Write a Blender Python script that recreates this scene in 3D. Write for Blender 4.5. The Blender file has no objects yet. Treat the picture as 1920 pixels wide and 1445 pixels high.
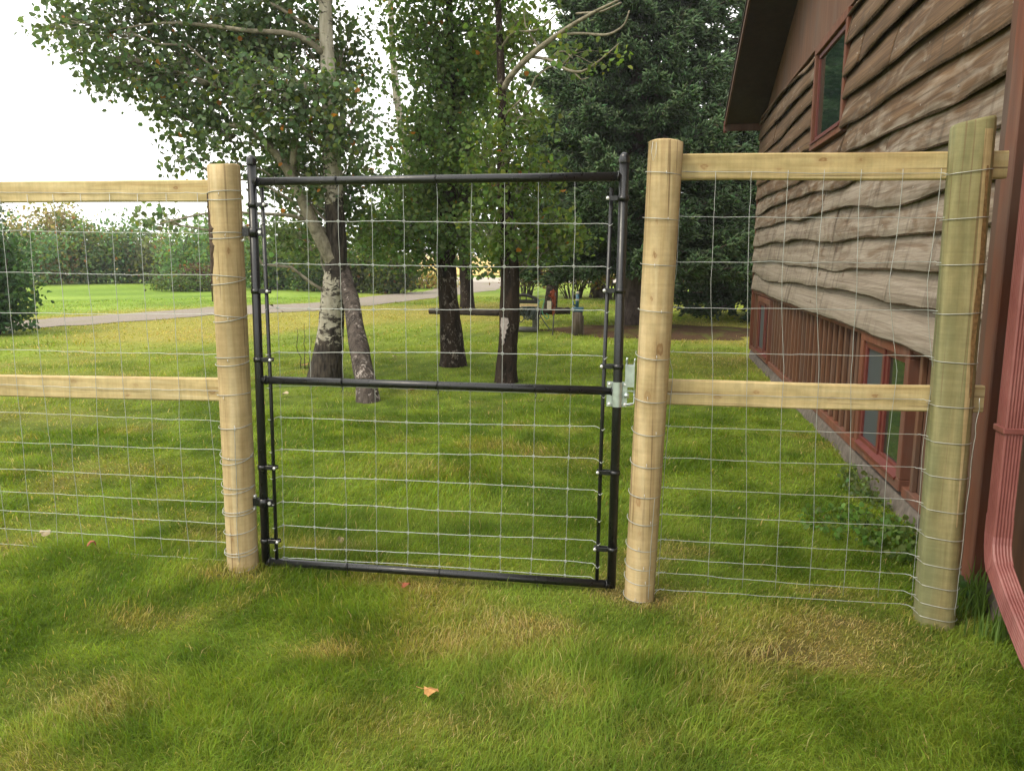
import bpy, math, random
import numpy as np
from mathutils import Matrix, Vector

random.seed(7)
RNG = np.random.default_rng(11)
SC = bpy.context.scene
COL = SC.collection

# ------------------------------------------------------------------ camera
F_PX, PW, PH = 1505.0, 1920.0, 1445.0
EYE = np.array([0.0, 0.0, 1.57])
PITCH, ROLL, YAW = math.radians(9.3), math.radians(0.3), math.radians(9.8)


def _cam_axes():
    fw = np.array([0, math.cos(PITCH), -math.sin(PITCH)])
    rt = np.array([1.0, 0, 0])
    up = np.cross(rt, fw)
    r2 = rt * math.cos(ROLL) + up * math.sin(ROLL)
    u2 = -rt * math.sin(ROLL) + up * math.cos(ROLL)
    c, s = math.cos(YAW), math.sin(YAW)
    rz = np.array([[c, -s, 0], [s, c, 0], [0, 0, 1.0]])
    return rz @ np.stack([r2, u2, fw], 1)


AX = _cam_axes()
cam_data = bpy.data.cameras.new('camera')
cam = bpy.data.objects.new('camera', cam_data)
COL.objects.link(cam)
cam_data.sensor_fit = 'HORIZONTAL'
cam_data.sensor_width = 36.0
cam_data.lens = 36.0 * F_PX / PW
cam_data.clip_start = 0.05
cam_data.clip_end = 3000.0
cm = Matrix.Identity(4)
for i in range(3):
    cm[i][0], cm[i][1], cm[i][2], cm[i][3] = AX[i, 0], AX[i, 1], -AX[i, 2], EYE[i]
cam.matrix_world = cm
SC.camera = cam

# ------------------------------------------------------------------ world, sun, exposure
SUN_EL, SUN_AZ = math.radians(52), math.radians(-128)   # azimuth of the sun measured from +Y towards +X
world = bpy.data.worlds.new('World')
SC.world = world
world.use_nodes = True
wn, wl = world.node_tree.nodes, world.node_tree.links
wn.clear()
w_out = wn.new('ShaderNodeOutputWorld')
w_bg = wn.new('ShaderNodeBackground')
w_sky = wn.new('ShaderNodeTexSky')
w_sky.sky_type = 'NISHITA'
w_sky.sun_disc = False
w_sky.sun_elevation = SUN_EL
w_sky.sun_rotation = SUN_AZ
w_sky.dust_density = 3.0
w_mix = wn.new('ShaderNodeMix')
w_mix.data_type = 'RGBA'
w_mix.inputs['Factor'].default_value = 0.9          # almost closed overcast
w_noise = wn.new('ShaderNodeTexNoise')
w_noise.inputs['Scale'].default_value = 2.2
w_noise.inputs['Detail'].default_value = 5.0
w_ramp = wn.new('ShaderNodeValToRGB')
w_ramp.color_ramp.elements[0].color = (12.0, 11.95, 11.7, 1)
w_ramp.color_ramp.elements[1].color = (15.8, 15.5, 14.9, 1)
w_ramp.color_ramp.elements[0].position = 0.3
w_ramp.color_ramp.elements[1].position = 0.7
wl.new(w_noise.outputs['Fac'], w_ramp.inputs['Fac'])
wl.new(w_sky.outputs['Color'], w_mix.inputs['A'])
wl.new(w_ramp.outputs['Color'], w_mix.inputs['B'])
wl.new(w_mix.outputs['Result'], w_bg.inputs['Color'])
w_bg.inputs['Strength'].default_value = 0.12
wl.new(w_bg.outputs['Background'], w_out.inputs['Surface'])

sun_data = bpy.data.lights.new('sun', 'SUN')
sun_data.energy = 1.5
sun_data.angle = math.radians(14)
sun_data.color = (1.0, 0.90, 0.72)
sun = bpy.data.objects.new('sun', sun_data)
COL.objects.link(sun)
sd = Vector((math.sin(SUN_AZ) * math.cos(SUN_EL), math.cos(SUN_AZ) * math.cos(SUN_EL), math.sin(SUN_EL)))
sun.rotation_euler = sd.to_track_quat('Z', 'Y').to_euler()
sun.location = (-6, -6, 12)

SC.view_settings.view_transform = 'Standard'
SC.view_settings.look = 'None'
SC.view_settings.gamma = 1.0
SC.view_settings.use_curve_mapping = False
SC.view_settings.exposure = 0.56
SC.render.engine = 'CYCLES'
SC.cycles.max_bounces = 8
SC.cycles.transparent_max_bounces = 16
SC.cycles.use_denoising = True
SC.cycles.caustics_reflective = False
SC.cycles.caustics_refractive = False

# ------------------------------------------------------------------ measuring helpers (photo pixel -> place)


def ray(x, y):
    return AX @ np.array([(x - PW / 2) / F_PX, -(y - PH / 2) / F_PX, 1.0])


def on_ground(x, y, z=0.0):
    d = ray(x, y)
    return EYE + d * ((z - EYE[2]) / d[2])


def on_y(x, y, Y):
    d = ray(x, y)
    return EYE + d * (Y / d[1])


def on_x(x, y, X):
    d = ray(x, y)
    return EYE + d * (X / d[0])


# ------------------------------------------------------------------ noise


def _hash(ix, iy, seed):
    h = (ix.astype(np.int64) * 374761393 + iy.astype(np.int64) * 668265263 + seed * 1274126177) & 0x7fffffff
    h = ((h ^ (h >> 13)) * 1103515245) & 0x7fffffff
    return ((h ^ (h >> 16)) & 0xffff) / 65535.0


def vnoise(x, y, s, seed=0):
    x = np.asarray(x, float) * s + 1000.0
    y = np.asarray(y, float) * s + 1000.0
    ix, iy = np.floor(x), np.floor(y)
    fx, fy = x - ix, y - iy
    fx, fy = fx * fx * (3 - 2 * fx), fy * fy * (3 - 2 * fy)
    a, b = _hash(ix, iy, seed), _hash(ix + 1, iy, seed)
    c, d = _hash(ix, iy + 1, seed), _hash(ix + 1, iy + 1, seed)
    return (a * (1 - fx) + b * fx) * (1 - fy) + (c * (1 - fx) + d * fx) * fy


def fbm(x, y, s, seed=0, o=4):
    t, amp, n = 0, 0.5, 0
    for k in range(o):
        t = t + amp * vnoise(x, y, s * 2 ** k, seed + k * 17)
        n += amp
        amp *= 0.5
    return t / n


def smooth(a, b, x):
    t = np.clip((x - a) / (b - a), 0, 1)
    return t * t * (3 - 2 * t)


# ------------------------------------------------------------------ mesh helpers


def tag(o, label=None, cat=None, group=None, kind=None):
    if label:
        o['label'] = label
    if cat:
        o['category'] = cat
    if group:
        o['group'] = group
    if kind:
        o['kind'] = kind
    return o


def empty(name, loc, label, cat, group=None):
    o = bpy.data.objects.new(name, None)
    o.empty_display_size = 0.2
    o.location = [float(v) for v in loc]
    COL.objects.link(o)
    return tag(o, label, cat, group)


def base_of(o):
    v = np.zeros(3)
    while o is not None:
        v += np.array(o.location)
        o = o.parent
    return v


def link_mesh(me, name, mat, parent=None, smooth_sh=False, loc=None):
    o = bpy.data.objects.new(name, me)
    if mat is not None:
        for m in (mat if isinstance(mat, (list, tuple)) else [mat]):
            me.materials.append(m)
    if smooth_sh:
        me.polygons.foreach_set('use_smooth', np.ones(len(me.polygons), bool))
    if parent is not None:
        o.parent = parent
    if loc is not None:
        o.location = [float(v) for v in loc]
    COL.objects.link(o)
    return o


class MB:
    """collects shapes in world coordinates, then becomes one mesh object"""

    def __init__(self):
        self.v, self.f, self.n = [], [], 0
        self.fs = []          # smooth flag per face
        self.fm = []          # material index per face

    def add(self, verts, faces, sm=False, mi=0):
        verts = np.asarray(verts, float)
        k = self.n
        self.v.append(verts)
        for fc in faces:
            self.f.append([i + k for i in fc])
            self.fs.append(sm)
            self.fm.append(mi)
        self.n += len(verts)
        return self

    def box(self, x0, x1, y0, y1, z0, z1, bev=0.0, M=None, mi=0):
        if bev <= 0:
            v = [(x, y, z) for z in (z0, z1) for y in (y0, y1) for x in (x0, x1)]
            f = [(0, 2, 3, 1), (4, 5, 7, 6), (0, 1, 5, 4), (2, 6, 7, 3), (0, 4, 6, 2), (1, 3, 7, 5)]
        else:
            b = min(bev, (x1 - x0) * .45, (y1 - y0) * .45, (z1 - z0) * .45)
            v, ids = [], {}
            for sz in (0, 1):
                for sy in (0, 1):
                    for sx in (0, 1):
                        for ax in range(3):
                            p = [x1 if sx else x0, y1 if sy else y0, z1 if sz else z0]
                            for a2, s2 in ((0, sx), (1, sy), (2, sz)):
                                if a2 != ax:
                                    p[a2] += -b if s2 else b
                            ids[(sx, sy, sz, ax)] = len(v)
                            v.append(p)
            f = []
            for ax in range(3):
                o1, o2 = [a for a in range(3) if a != ax]
                for s in (0, 1):
                    q = []
                    for (u, w) in ((0, 0), (1, 0), (1, 1), (0, 1)):
                        k = [0, 0, 0]
                        k[ax], k[o1], k[o2] = s, u, w
                        q.append(ids[(k[0], k[1], k[2], ax)])
                    f.append(q)
                for u in (0, 1):
                    for w in (0, 1):
                        k0, k1 = [0, 0, 0], [0, 0, 0]
                        k0[o1], k0[o2], k1[o1], k1[o2], k1[ax] = u, w, u, w, 1
                        f.append([ids[(*k0, o1)], ids[(*k1, o1)], ids[(*k1, o2)], ids[(*k0, o2)]])
            for sx in (0, 1):
                for sy in (0, 1):
                    for sz in (0, 1):
                        f.append([ids[(sx, sy, sz, 0)], ids[(sx, sy, sz, 1)], ids[(sx, sy, sz, 2)]])
        v = np.array(v, float)
        if M is not None:
            v = (np.array(M)[:3, :3] @ v.T).T + np.array(M)[:3, 3]
        return self.add(v, f, False, mi)

    def tube(self, pts, rad, n=8, caps=True, sm=True, mi=0, jitter=0.0, rng=None):
        pts = np.asarray(pts, float)
        m = len(pts)
        rad = np.full(m, float(rad)) if np.isscalar(rad) else np.asarray(rad, float)
        t = np.gradient(pts, axis=0)
        t /= np.linalg.norm(t, axis=1)[:, None] + 1e-12
        ref = np.array([0, 0, 1.0]) if abs(t[0][2]) < .9 else np.array([1.0, 0, 0])
        u = np.cross(t[0], ref)
        u /= np.linalg.norm(u)
        vs = []
        a = np.arange(n) * 2 * math.pi / n
        for i in range(m):
            u = u - t[i] * np.dot(u, t[i])
            u /= np.linalg.norm(u) + 1e-12
            w = np.cross(t[i], u)
            rr = rad[i] * np.ones(n)
            if jitter:
                rr = rr * (1 + jitter * (rng.random(n) - .5))
            vs.append(pts[i] + np.outer(np.cos(a) * rr, u) + np.outer(np.sin(a) * rr, w))
        k = [(i * n + j, i * n + (j + 1) % n, (i + 1) * n + (j + 1) % n, (i + 1) * n + j) for i in range(m - 1) for j in range(n)]
        self.add(np.concatenate(vs), k, sm, mi)
        if caps:
            base = self.n - m * n
            self.f.append([base + j for j in range(n)][::-1])
            self.f.append([base + (m - 1) * n + j for j in range(n)])
            self.fs += [False, False]
            self.fm += [mi, mi]
        return self

    def ball(self, c, r, n=8, m=5, sc=(1, 1, 1)):
        v = [(0, 0, r)]
        for i in range(1, m):
            th = math.pi * i / m
            for j in range(n):
                v.append((r * math.sin(th) * math.cos(2 * math.pi * j / n), r * math.sin(th) * math.sin(2 * math.pi * j / n), r * math.cos(th)))
        v.append((0, 0, -r))
        f = [(0, 1 + j, 1 + (j + 1) % n) for j in range(n)]
        for i in range(m - 2):
            for j in range(n):
                a, b = 1 + i * n + j, 1 + i * n + (j + 1) % n
                f.append((a, a + n, b + n, b))
        e = len(v) - 1
        f += [(e, 1 + (m - 2) * n + (j + 1) % n, 1 + (m - 2) * n + j) for j in range(n)]
        return self.add(np.array(v) * np.array(sc) + np.array(c), f, True)

    def build(self, name, mat, parent=None, loc=None, label=None):
        v = np.concatenate(self.v)
        base = base_of(parent) if parent is not None else (np.array(loc, float) if loc is not None else np.zeros(3))
        me = bpy.data.meshes.new(name)
        me.from_pydata((v - base).tolist(), [], self.f)
        me.polygons.foreach_set('use_smooth', np.array(self.fs, bool))
        if any(self.fm):
            me.polygons.foreach_set('material_index', np.array(self.fm, np.int32))
        me.update()
        o = link_mesh(me, name, mat, parent, False, loc if parent is None else None)
        if label:
            o['label'] = label
        return o


def np_mesh(name, V, Fq, mat, parent=None, col=None, loc=None, smooth_sh=False):
    """V (n,3) world coordinates, Fq (m,k) faces of equal size, col (n,3) colour attribute"""
    base = base_of(parent) if parent is not None else (np.array(loc, float) if loc is not None else np.zeros(3))
    me = bpy.data.meshes.new(name)
    m, k = Fq.shape
    me.vertices.add(len(V))
    me.vertices.foreach_set('co', (V - base).astype(np.float32).ravel())
    me.loops.add(m * k)
    me.loops.foreach_set('vertex_index', Fq.astype(np.int32).ravel())
    me.polygons.add(m)
    me.polygons.foreach_set('loop_start', np.arange(m, dtype=np.int32) * k)
    if smooth_sh:
        me.polygons.foreach_set('use_smooth', np.ones(m, bool))
    me.update(calc_edges=True)
    if col is not None:
        at = me.color_attributes.new('Col', 'FLOAT_COLOR', 'POINT')
        c4 = np.ones((len(V), 4), np.float32)
        c4[:, :3] = col
        at.data.foreach_set('color', c4.ravel())
    return link_mesh(me, name, mat, parent, False, loc if parent is None else None)


# ------------------------------------------------------------------ materials


class NT:
    def __init__(self, name):
        self.m = bpy.data.materials.new(name)
        self.m.use_nodes = True
        self.t = self.m.node_tree
        self.b = self.t.nodes['Principled BSDF']
        self.out = self.t.nodes['Material Output']

    def n(self, typ, **kw):
        nd = self.t.nodes.new(typ)
        for k, v in kw.items():
            if hasattr(nd, k):
                setattr(nd, k, v)
            else:
                nd.inputs[k].default_value = v
        return nd

    def l(self, a, b):
        self.t.links.new(a, b)

    def coords(self, kind='Object', scale=(1, 1, 1), rot=(0, 0, 0)):
        mp = self.n('ShaderNodeMapping')
        mp.inputs['Scale'].default_value = scale
        mp.inputs['Rotation'].default_value = rot
        if kind == 'World':
            self.l(self.n('ShaderNodeNewGeometry').outputs['Position'], mp.inputs['Vector'])
        else:
            self.l(self.n('ShaderNodeTexCoord').outputs[kind], mp.inputs['Vector'])
        return mp.outputs['Vector']

    def noise(self, vec, scale, detail=4, rough=.55, dist=0.0):
        nd = self.n('ShaderNodeTexNoise')
        nd.inputs['Scale'].default_value = scale
        nd.inputs['Detail'].default_value = detail
        nd.inputs['Roughness'].default_value = rough
        nd.inputs['Distortion'].default_value = dist
        self.l(vec, nd.inputs['Vector'])
        return nd.outputs['Fac']

    def ramp(self, fac, stops, interp='LINEAR'):
        nd = self.n('ShaderNodeValToRGB')
        cr = nd.color_ramp
        cr.interpolation = interp
        while len(cr.elements) < len(stops):
            cr.elements.new(0.5)
        for e, (p, c) in zip(cr.elements, stops):
            e.position = p
            e.color = (*c, 1) if len(c) == 3 else c
        self.l(fac, nd.inputs['Fac'])
        return nd.outputs['Color']

    def mix(self, fac, a, b, blend='MIX'):
        nd = self.n('ShaderNodeMix', data_type='RGBA', blend_type=blend)
        for s, v in (('Factor', fac), ('A', a), ('B', b)):
            if isinstance(v, (int, float)):
                nd.inputs[s].default_value = v
            elif isinstance(v, tuple):
                nd.inputs[s].default_value = (*v, 1)
            else:
                self.l(v, nd.inputs[s])
        return nd.outputs['Result']

    def attr(self, name):
        return self.n('ShaderNodeAttribute', attribute_name=name).outputs['Color']

    def bump(self, h, strength=.4, dist=.01):
        nd = self.n('ShaderNodeBump')
        nd.inputs['Strength'].default_value = strength
        nd.inputs['Distance'].default_value = dist
        self.l(h, nd.inputs['Height'])
        self.l(nd.outputs['Normal'], self.b.inputs['Normal'])

    def fin(self, color, rough=.7, metal=0.0, spec=.4):
        b = self.b
        if isinstance(color, tuple):
            b.inputs['Base Color'].default_value = (*color, 1)
        else:
            self.l(color, b.inputs['Base Color'])
        if isinstance(rough, (int, float)):
            b.inputs['Roughness'].default_value = rough
        else:
            self.l(rough, b.inputs['Roughness'])
        b.inputs['Metallic'].default_value = metal
        b.inputs['Specular IOR Level'].default_value = spec
        return self.m


def wood_mat(name, c0, c1, c2, axis='Z', green=None, knots=(), rough=.75):
    m = NT(name)
    sc = {'Z': (26, 26, 1.1), 'X': (1.3, 30, 30), 'Y': (30, 1.3, 30)}[axis]
    v = m.coords('World', sc)
    g = m.noise(v, 1.0, 6, .6, .6)
    c = m.ramp(g, [(.3, c0), (.5, c1), (.72, c2)])
    # broad stains
    sc2 = {'Z': (3, 3, 1.2), 'X': (1.4, 5, 5), 'Y': (5, 1.4, 5)}[axis]
    st = m.noise(m.coords('World', sc2), 1.6, 3)
    c = m.mix(m.ramp(st, [(.46, (0, 0, 0)), (.72, (.6, .6, .6))]), c, (c0[0] * .66, c0[1] * .70, c0[2] * .62))
    if green:
        gn = m.noise(m.coords('World', (7, 7, 1.3)), 1.0, 3)
        c = m.mix(m.ramp(gn, [(.35, (0, 0, 0)), (.6, (.75, .75, .75))]), c, green)
    if knots:
        c = put_knots(m, c, knots, axis)
    # hairline checks
    ch = m.noise(m.coords('World', {'Z': (60, 60, .8), 'X': (.9, 70, 70), 'Y': (70, .9, 70)}[axis]), 1.0, 2)
    c = m.mix(m.ramp(ch, [(.62, (0, 0, 0)), (.66, (.5, .5, .5)), (.70, (.75, .75, .75))]), c, (.15, .092, .042))
    lm = m.noise(m.coords('World', {'Z': (1, 1, 95), 'X': (95, 1, 1), 'Y': (1, 95, 1)}[axis]), 1.0, 2)
    c = m.mix(1.0, c, m.ramp(lm, [(.3, (.93, .93, .93)), (.7, (1.05, 1.05, 1.05))]), 'MULTIPLY')
    mo = m.noise(m.coords('World', (1, 1, 1)), 19, 4, .65)
    c = m.mix(1.0, c, m.ramp(mo, [(.3, (.86, .87, .84)), (.7, (1.1, 1.09, 1.1))]), 'MULTIPLY')
    hh = m.mix(.45, g, lm)
    m.bump(hh, .5, .004)
    return m.fin(c, rough, 0, .3)


def put_knots(m, c, knots, axis):
    """knots: [(x, y, z, radius)] in the place; grain swells along the axis"""
    el = {'Z': (1, 1, .55), 'X': (.55, 1, 1)}[axis]
    pos = m.n('ShaderNodeNewGeometry').outputs['Position']
    wob = m.n('ShaderNodeTexNoise')
    wob.inputs['Scale'].default_value = 38.0
    sc_ = m.n('ShaderNodeVectorMath', operation='SCALE')
    sc_.inputs['Scale'].default_value = .022
    m.l(wob.outputs['Color'], sc_.inputs[0])
    ad = m.n('ShaderNodeVectorMath', operation='ADD')
    m.l(pos, ad.inputs[0])
    m.l(sc_.outputs[0], ad.inputs[1])
    g_ = lambda v: (v, v, v)
    for ki, (x, y, z, r) in enumerate(knots):
        st = (1.0, .55, .8, .4)[ki % 4]
        mu = m.n('ShaderNodeVectorMath', operation='MULTIPLY')
        mu.inputs[1].default_value = el
        m.l(ad.outputs[0], mu.inputs[0])
        ds = m.n('ShaderNodeVectorMath', operation='DISTANCE')
        ds.inputs[1].default_value = ((x + .011) * el[0], (y + .011) * el[1], (z + .011) * el[2])
        m.l(mu.outputs[0], ds.inputs[0])
        dv = m.n('ShaderNodeMath', operation='DIVIDE')
        m.l(ds.outputs['Value'], dv.inputs[0])
        dv.inputs[1].default_value = r * 3
        f = m.ramp(dv.outputs[0], [(.0, g_(.35 * st)), (.16, g_(.75 * st)), (.27, g_(.8 * st)), (.36, g_(.22 * st)), (.62, g_(.16 * st)), (1.0, (0, 0, 0))])
        c = m.mix(f, c, (.20, .095, .030))
    return c


MAT = {}
_pk = []
for (x_, y_, r_) in [(1238, 655, .016), (1214, 742, .013), (1196, 940, .014), (1199, 1000, .009), (1228, 478, .008), (1233, 415, .007), (1222, 560, .006), (440, 600, .010), (428, 470, .008), (455, 830, .011), (438, 1010, .009), (415, 690, .007)]:
    d_ = ray(x_, y_)
    p_ = EYE + d_ * ((3.57 - .066) / d_[1])
    _pk.append((p_[0], p_[1], p_[2], r_))
_rk = []
for (x_, y_, r_) in [(1543, 300, .009), (1460, 318, .006), (1320, 312, .010), (1685, 320, .007), (1615, 300, .005), (1345, 745, .010), (1418, 735, .008), (1560, 748, .012), (1640, 742, .008), (138, 715, .011), (398, 735, .012), (255, 722, .008), (330, 352, .008), (120, 365, .007), (240, 740, .006)]:
    d_ = ray(x_, y_)
    p_ = EYE + d_ * (3.615 / d_[1])
    _rk.append((p_[0], p_[1], p_[2], r_))
MAT['post'] = wood_mat('post_wood', (.32, .220, .105), (.45, .335, .17), (.54, .430, .25), 'Z', knots=_pk)
MAT['post_green'] = wood_mat('green_treated_wood', (.19, .155, .066), (.27, .23, .105), (.38, .33, .17), 'Z', green=(.150, .165, .078))
MAT['rail'] = wood_mat('rail_wood', (.40, .285, .125), (.52, .405, .20), (.60, .495, .28), 'X', knots=_rk)


def simple(name, col, rough=.6, metal=0.0, spec=.4, var=.15, scale=12.0, bump=0.0):
    m = NT(name)
    g = m.noise(m.coords('World'), scale, 4)
    a = tuple(c * (1 - var) for c in col)
    b = tuple(min(1, c * (1 + var)) for c in col)
    c = m.ramp(g, [(.3, a), (.7, b)])
    if bump:
        m.bump(g, bump, .004)
    return m.fin(c, rough, metal, spec)


# black powder coat with scuffs
m = NT('black_powder_coat')
g = m.noise(m.coords('World'), 60, 3)
s2 = m.noise(m.coords('World', (1, 1, .35)), 38, 5, .7)
c = m.ramp(g, [(.3, (.005, .0055, .006)), (.7, (.010, .0105, .011))])
c = m.mix(m.ramp(s2, [(.66, (0, 0, 0)), (.74, (.5, .5, .5))]), c, (.10, .10, .095))
m.l(m.ramp(s2, [(.4, (.27, .27, .27)), (.75, (.52, .52, .52))]), m.b.inputs['Roughness'])
MAT['black'] = m.fin(c, .33, 0, .55)
m.l(m.ramp(s2, [(.4, (.27, .27, .27)), (.75, (.52, .52, .52))]), m.b.inputs['Roughness'])
MAT['zinc'] = simple('zinc_plate', (.50, .56, .55), .36, .85, .5, .2, 25)
MAT['wire'] = simple('galvanised_wire', (.46, .48, .45), .45, .55, .5, .15, 30)
MAT['wrap_wire'] = simple('tie_wire', (.42, .42, .37), .5, .5, .5, .15, 30)
MAT['bolt'] = simple('bolt_steel', (.72, .72, .70), .35, .6, .5, .1, 20)
MAT['bark_dark'] = simple('dark_bark', (.075, .052, .035), .9, 0, .2, .5, 40, .8)


def aspen_bark():
    m = NT('aspen_bark')
    v = m.coords('World', (9, 9, 14))
    n1 = m.noise(v, 1.0, 5, .65, .8)
    n2 = m.noise(m.coords('World', (2.4, 2.4, 1.0)), 1.0, 3)
    pale = m.ramp(m.noise(m.coords('World', (20, 20, 5)), 1, 4), [(.3, (.30, .27, .20)), (.7, (.50, .46, .37))])
    dark = m.ramp(m.noise(m.coords('World', (30, 30, 7)), 1, 5), [(.35, (.012, .010, .008)), (.7, (.085, .068, .052))])
    # the dark furrowed bark climbs from the foot, patchy above
    z = m.n('ShaderNodeSeparateXYZ')
    m.l(m.n('ShaderNodeNewGeometry').outputs['Position'], z.inputs[0])
    dz = m.n('ShaderNodeMath', operation='DIVIDE')
    m.l(z.outputs['Z'], dz.inputs[0])
    dz.inputs[1].default_value = 5.0
    g3 = lambda v: (v, v, v)
    mr = m.n('ShaderNodeMath', operation='SUBTRACT')
    m.l(m.ramp(dz.outputs[0], [(0, g3(.62)), (.06, g3(.5)), (.09, g3(.2)), (.24, g3(.2)), (.29, g3(.42)), (.40, g3(.42)), (.48, g3(.14)), (.9, g3(.05))]), mr.inputs[0])
    mr.inputs[1].default_value = .12
    s = m.n('ShaderNodeMath', operation='ADD')
    m.l(n1, s.inputs[0])
    m.l(mr.outputs[0], s.inputs[1])
    s2 = m.n('ShaderNodeMath', operation='MULTIPLY_ADD')
    m.l(n2, s2.inputs[0])
    s2.inputs[1].default_value = .35
    m.l(s.outputs[0], s2.inputs[2])
    f = m.ramp(s2.outputs[0], [(.70, (0, 0, 0)), (.78, (1, 1, 1))])
    m.bump(n1, .9, .02)
    return m.fin(m.mix(f, pale, dark), .85, 0, .2)


MAT['aspen'] = aspen_bark()


def bark(name, a, b, vs=(12, 12, 3), fleck=None, fs=.9):
    m = NT(name)
    n1 = m.noise(m.coords('World', vs), 1.0, 6, .7, .5)
    m.bump(n1, 1.0, .03)
    c = m.ramp(n1, [(.32, a), (.68, b)])
    if fleck:
        f1 = m.noise(m.coords('World', (22, 22, 13)), 1.0, 4, .6, 1.2)
        f2 = m.noise(m.coords('World', (3, 3, 1.6)), 1.0, 2)
        f = m.mix(1.0, m.ramp(f1, [(.56, (0, 0, 0)), (.62, (1, 1, 1))]), m.ramp(f2, [(.46, (0, 0, 0)), (.60, (fs, fs, fs))]), 'MULTIPLY')
        c = m.mix(f, c, fleck)
    return m.fin(c, .9, 0, .15)


MAT['bark_black'] = bark('black_bark', (.006, .0045, .003), (.050, .034, .024), fleck=(.24, .205, .17), fs=.75)
MAT['bark_grey'] = bark('grey_bark', (.010, .008, .006), (.13, .105, .088), (16, 16, 3.5), fleck=(.42, .37, .33))
MAT['bark_spruce'] = bark('spruce_bark', (.05, .036, .03), (.17, .13, .11), (9, 9, 4))
MAT['limb'] = bark('limb_bark', (.13, .115, .08), (.36, .32, .235), (14, 14, 9))
MAT['limb_dark'] = bark('dark_limb_bark', (.04, .032, .022), (.12, .10, .07), (14, 14, 9))


def leaf_mat(name, transl=.35, rough=.5, spec=.35):
    m = NT(name)
    c = m.attr('Col')
    m.fin(c, rough, 0, spec)
    tr = m.n('ShaderNodeBsdfTranslucent')
    cc = m.mix(1.0, c, (1.25, 1.25, .55), 'MULTIPLY')
    m.l(cc, tr.inputs['Color'])
    mx = m.n('ShaderNodeMixShader')
    mx.inputs[0].default_value = transl
    m.l(m.b.outputs[0], mx.inputs[1])
    m.l(tr.outputs[0], mx.inputs[2])
    m.l(mx.outputs[0], m.out.inputs['Surface'])
    return m.m


MAT['leaf'] = leaf_mat('foliage', .5, .6, .2)
MAT['needle'] = leaf_mat('needles', .12, .6, .3)
MAT['grass'] = leaf_mat('grass_blades', .48, .6, .18)

# ================================================================== GROUND
WALL_X = 1.58          # outer face of the house wall (house runs along +Y)
HOUSE_Y0, HOUSE_Y1 = 1.2, 13.05

# spots of lawn that have a look of their own: photo position, size in metres, dryness / brownness / lightness
SPOTS = []
for (sx, sy, rx, ry, dry, dirt) in [
        (1545, 1180, .36, .21, 1.0, .28), (1480, 1215, .14, .10, .9, .55), (1590, 1165, .10, .06, .9, .6), (1600, 1240, .28, .16, .6, .2),
        (1440, 1240, .2, .1, .7, .6), (985, 1180, .22, .15, 1.0, .25), (612, 1216, .15, .08, 1.0, .35), (1000, 1300, .2, .12, .5, .0), (260, 1160, .22, .10, .6, .1), (120, 1300, .25, .15, .4, 0), (449, 1072, .16, .12, .7, .6), (1197, 1125, .16, .12, .8, .6), (1757, 1150, .15, .1, .5, .6),
        (830, 1205, .28, .13, .75, .05), (1150, 1118, .10, .05, .8, .4), (770, 1095, .3, .08, .5, .1),
        (430, 1085, .2, .06, .6, .3), (1560, 1110, .2, .09, .7, .6), (700, 1350, .25, .16, .35, 0), (890, 1370, .2, .12, .3, 0),
        (1390, 1290, .2, .1, .45, .1), (230, 880, .5, .3, .5, .1), (560, 1025, .3, .14, .55, .1),
        (780, 880, .5, .25, .4, 0), (1100, 860, .3, .3, .3, 0), (90, 780, .8, .5, .4, .1)]:
    p_ = on_ground(sx, sy)
    SPOTS.append((p_[0], p_[1], rx, ry, dry, dirt))


def in_drive(x, y):
    """signed test for the gravel drive (true inside)"""
    near = np.interp(y, [0, 6, 14.3, 18.74, 20.8, 27.4, 34.2, 45, 80], [-17.2, -15.5, -12.76, -10.93, -8.95, -7.8, -6.86, -7.5, -12])
    far = np.interp(y, [0, 8, 15.96, 21.5, 24.2, 33.4, 45, 80], [-20.2, -17.2, -14.21, -12.53, -10.6, -9.4, -10.6, -15.5])
    return (x < near) & (x > far)


def ground_h(x, y):
    d = np.hypot(x, y)
    k = 1 - smooth(6, 13, d)
    return (fbm(x, y, 1.4, 5, 3) - .5) * .06 * k + (fbm(x, y, 4.2, 25, 2) - .5) * .035 * k + (fbm(x, y, .35, 9, 2) - .5) * .04 * k - .006


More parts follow.
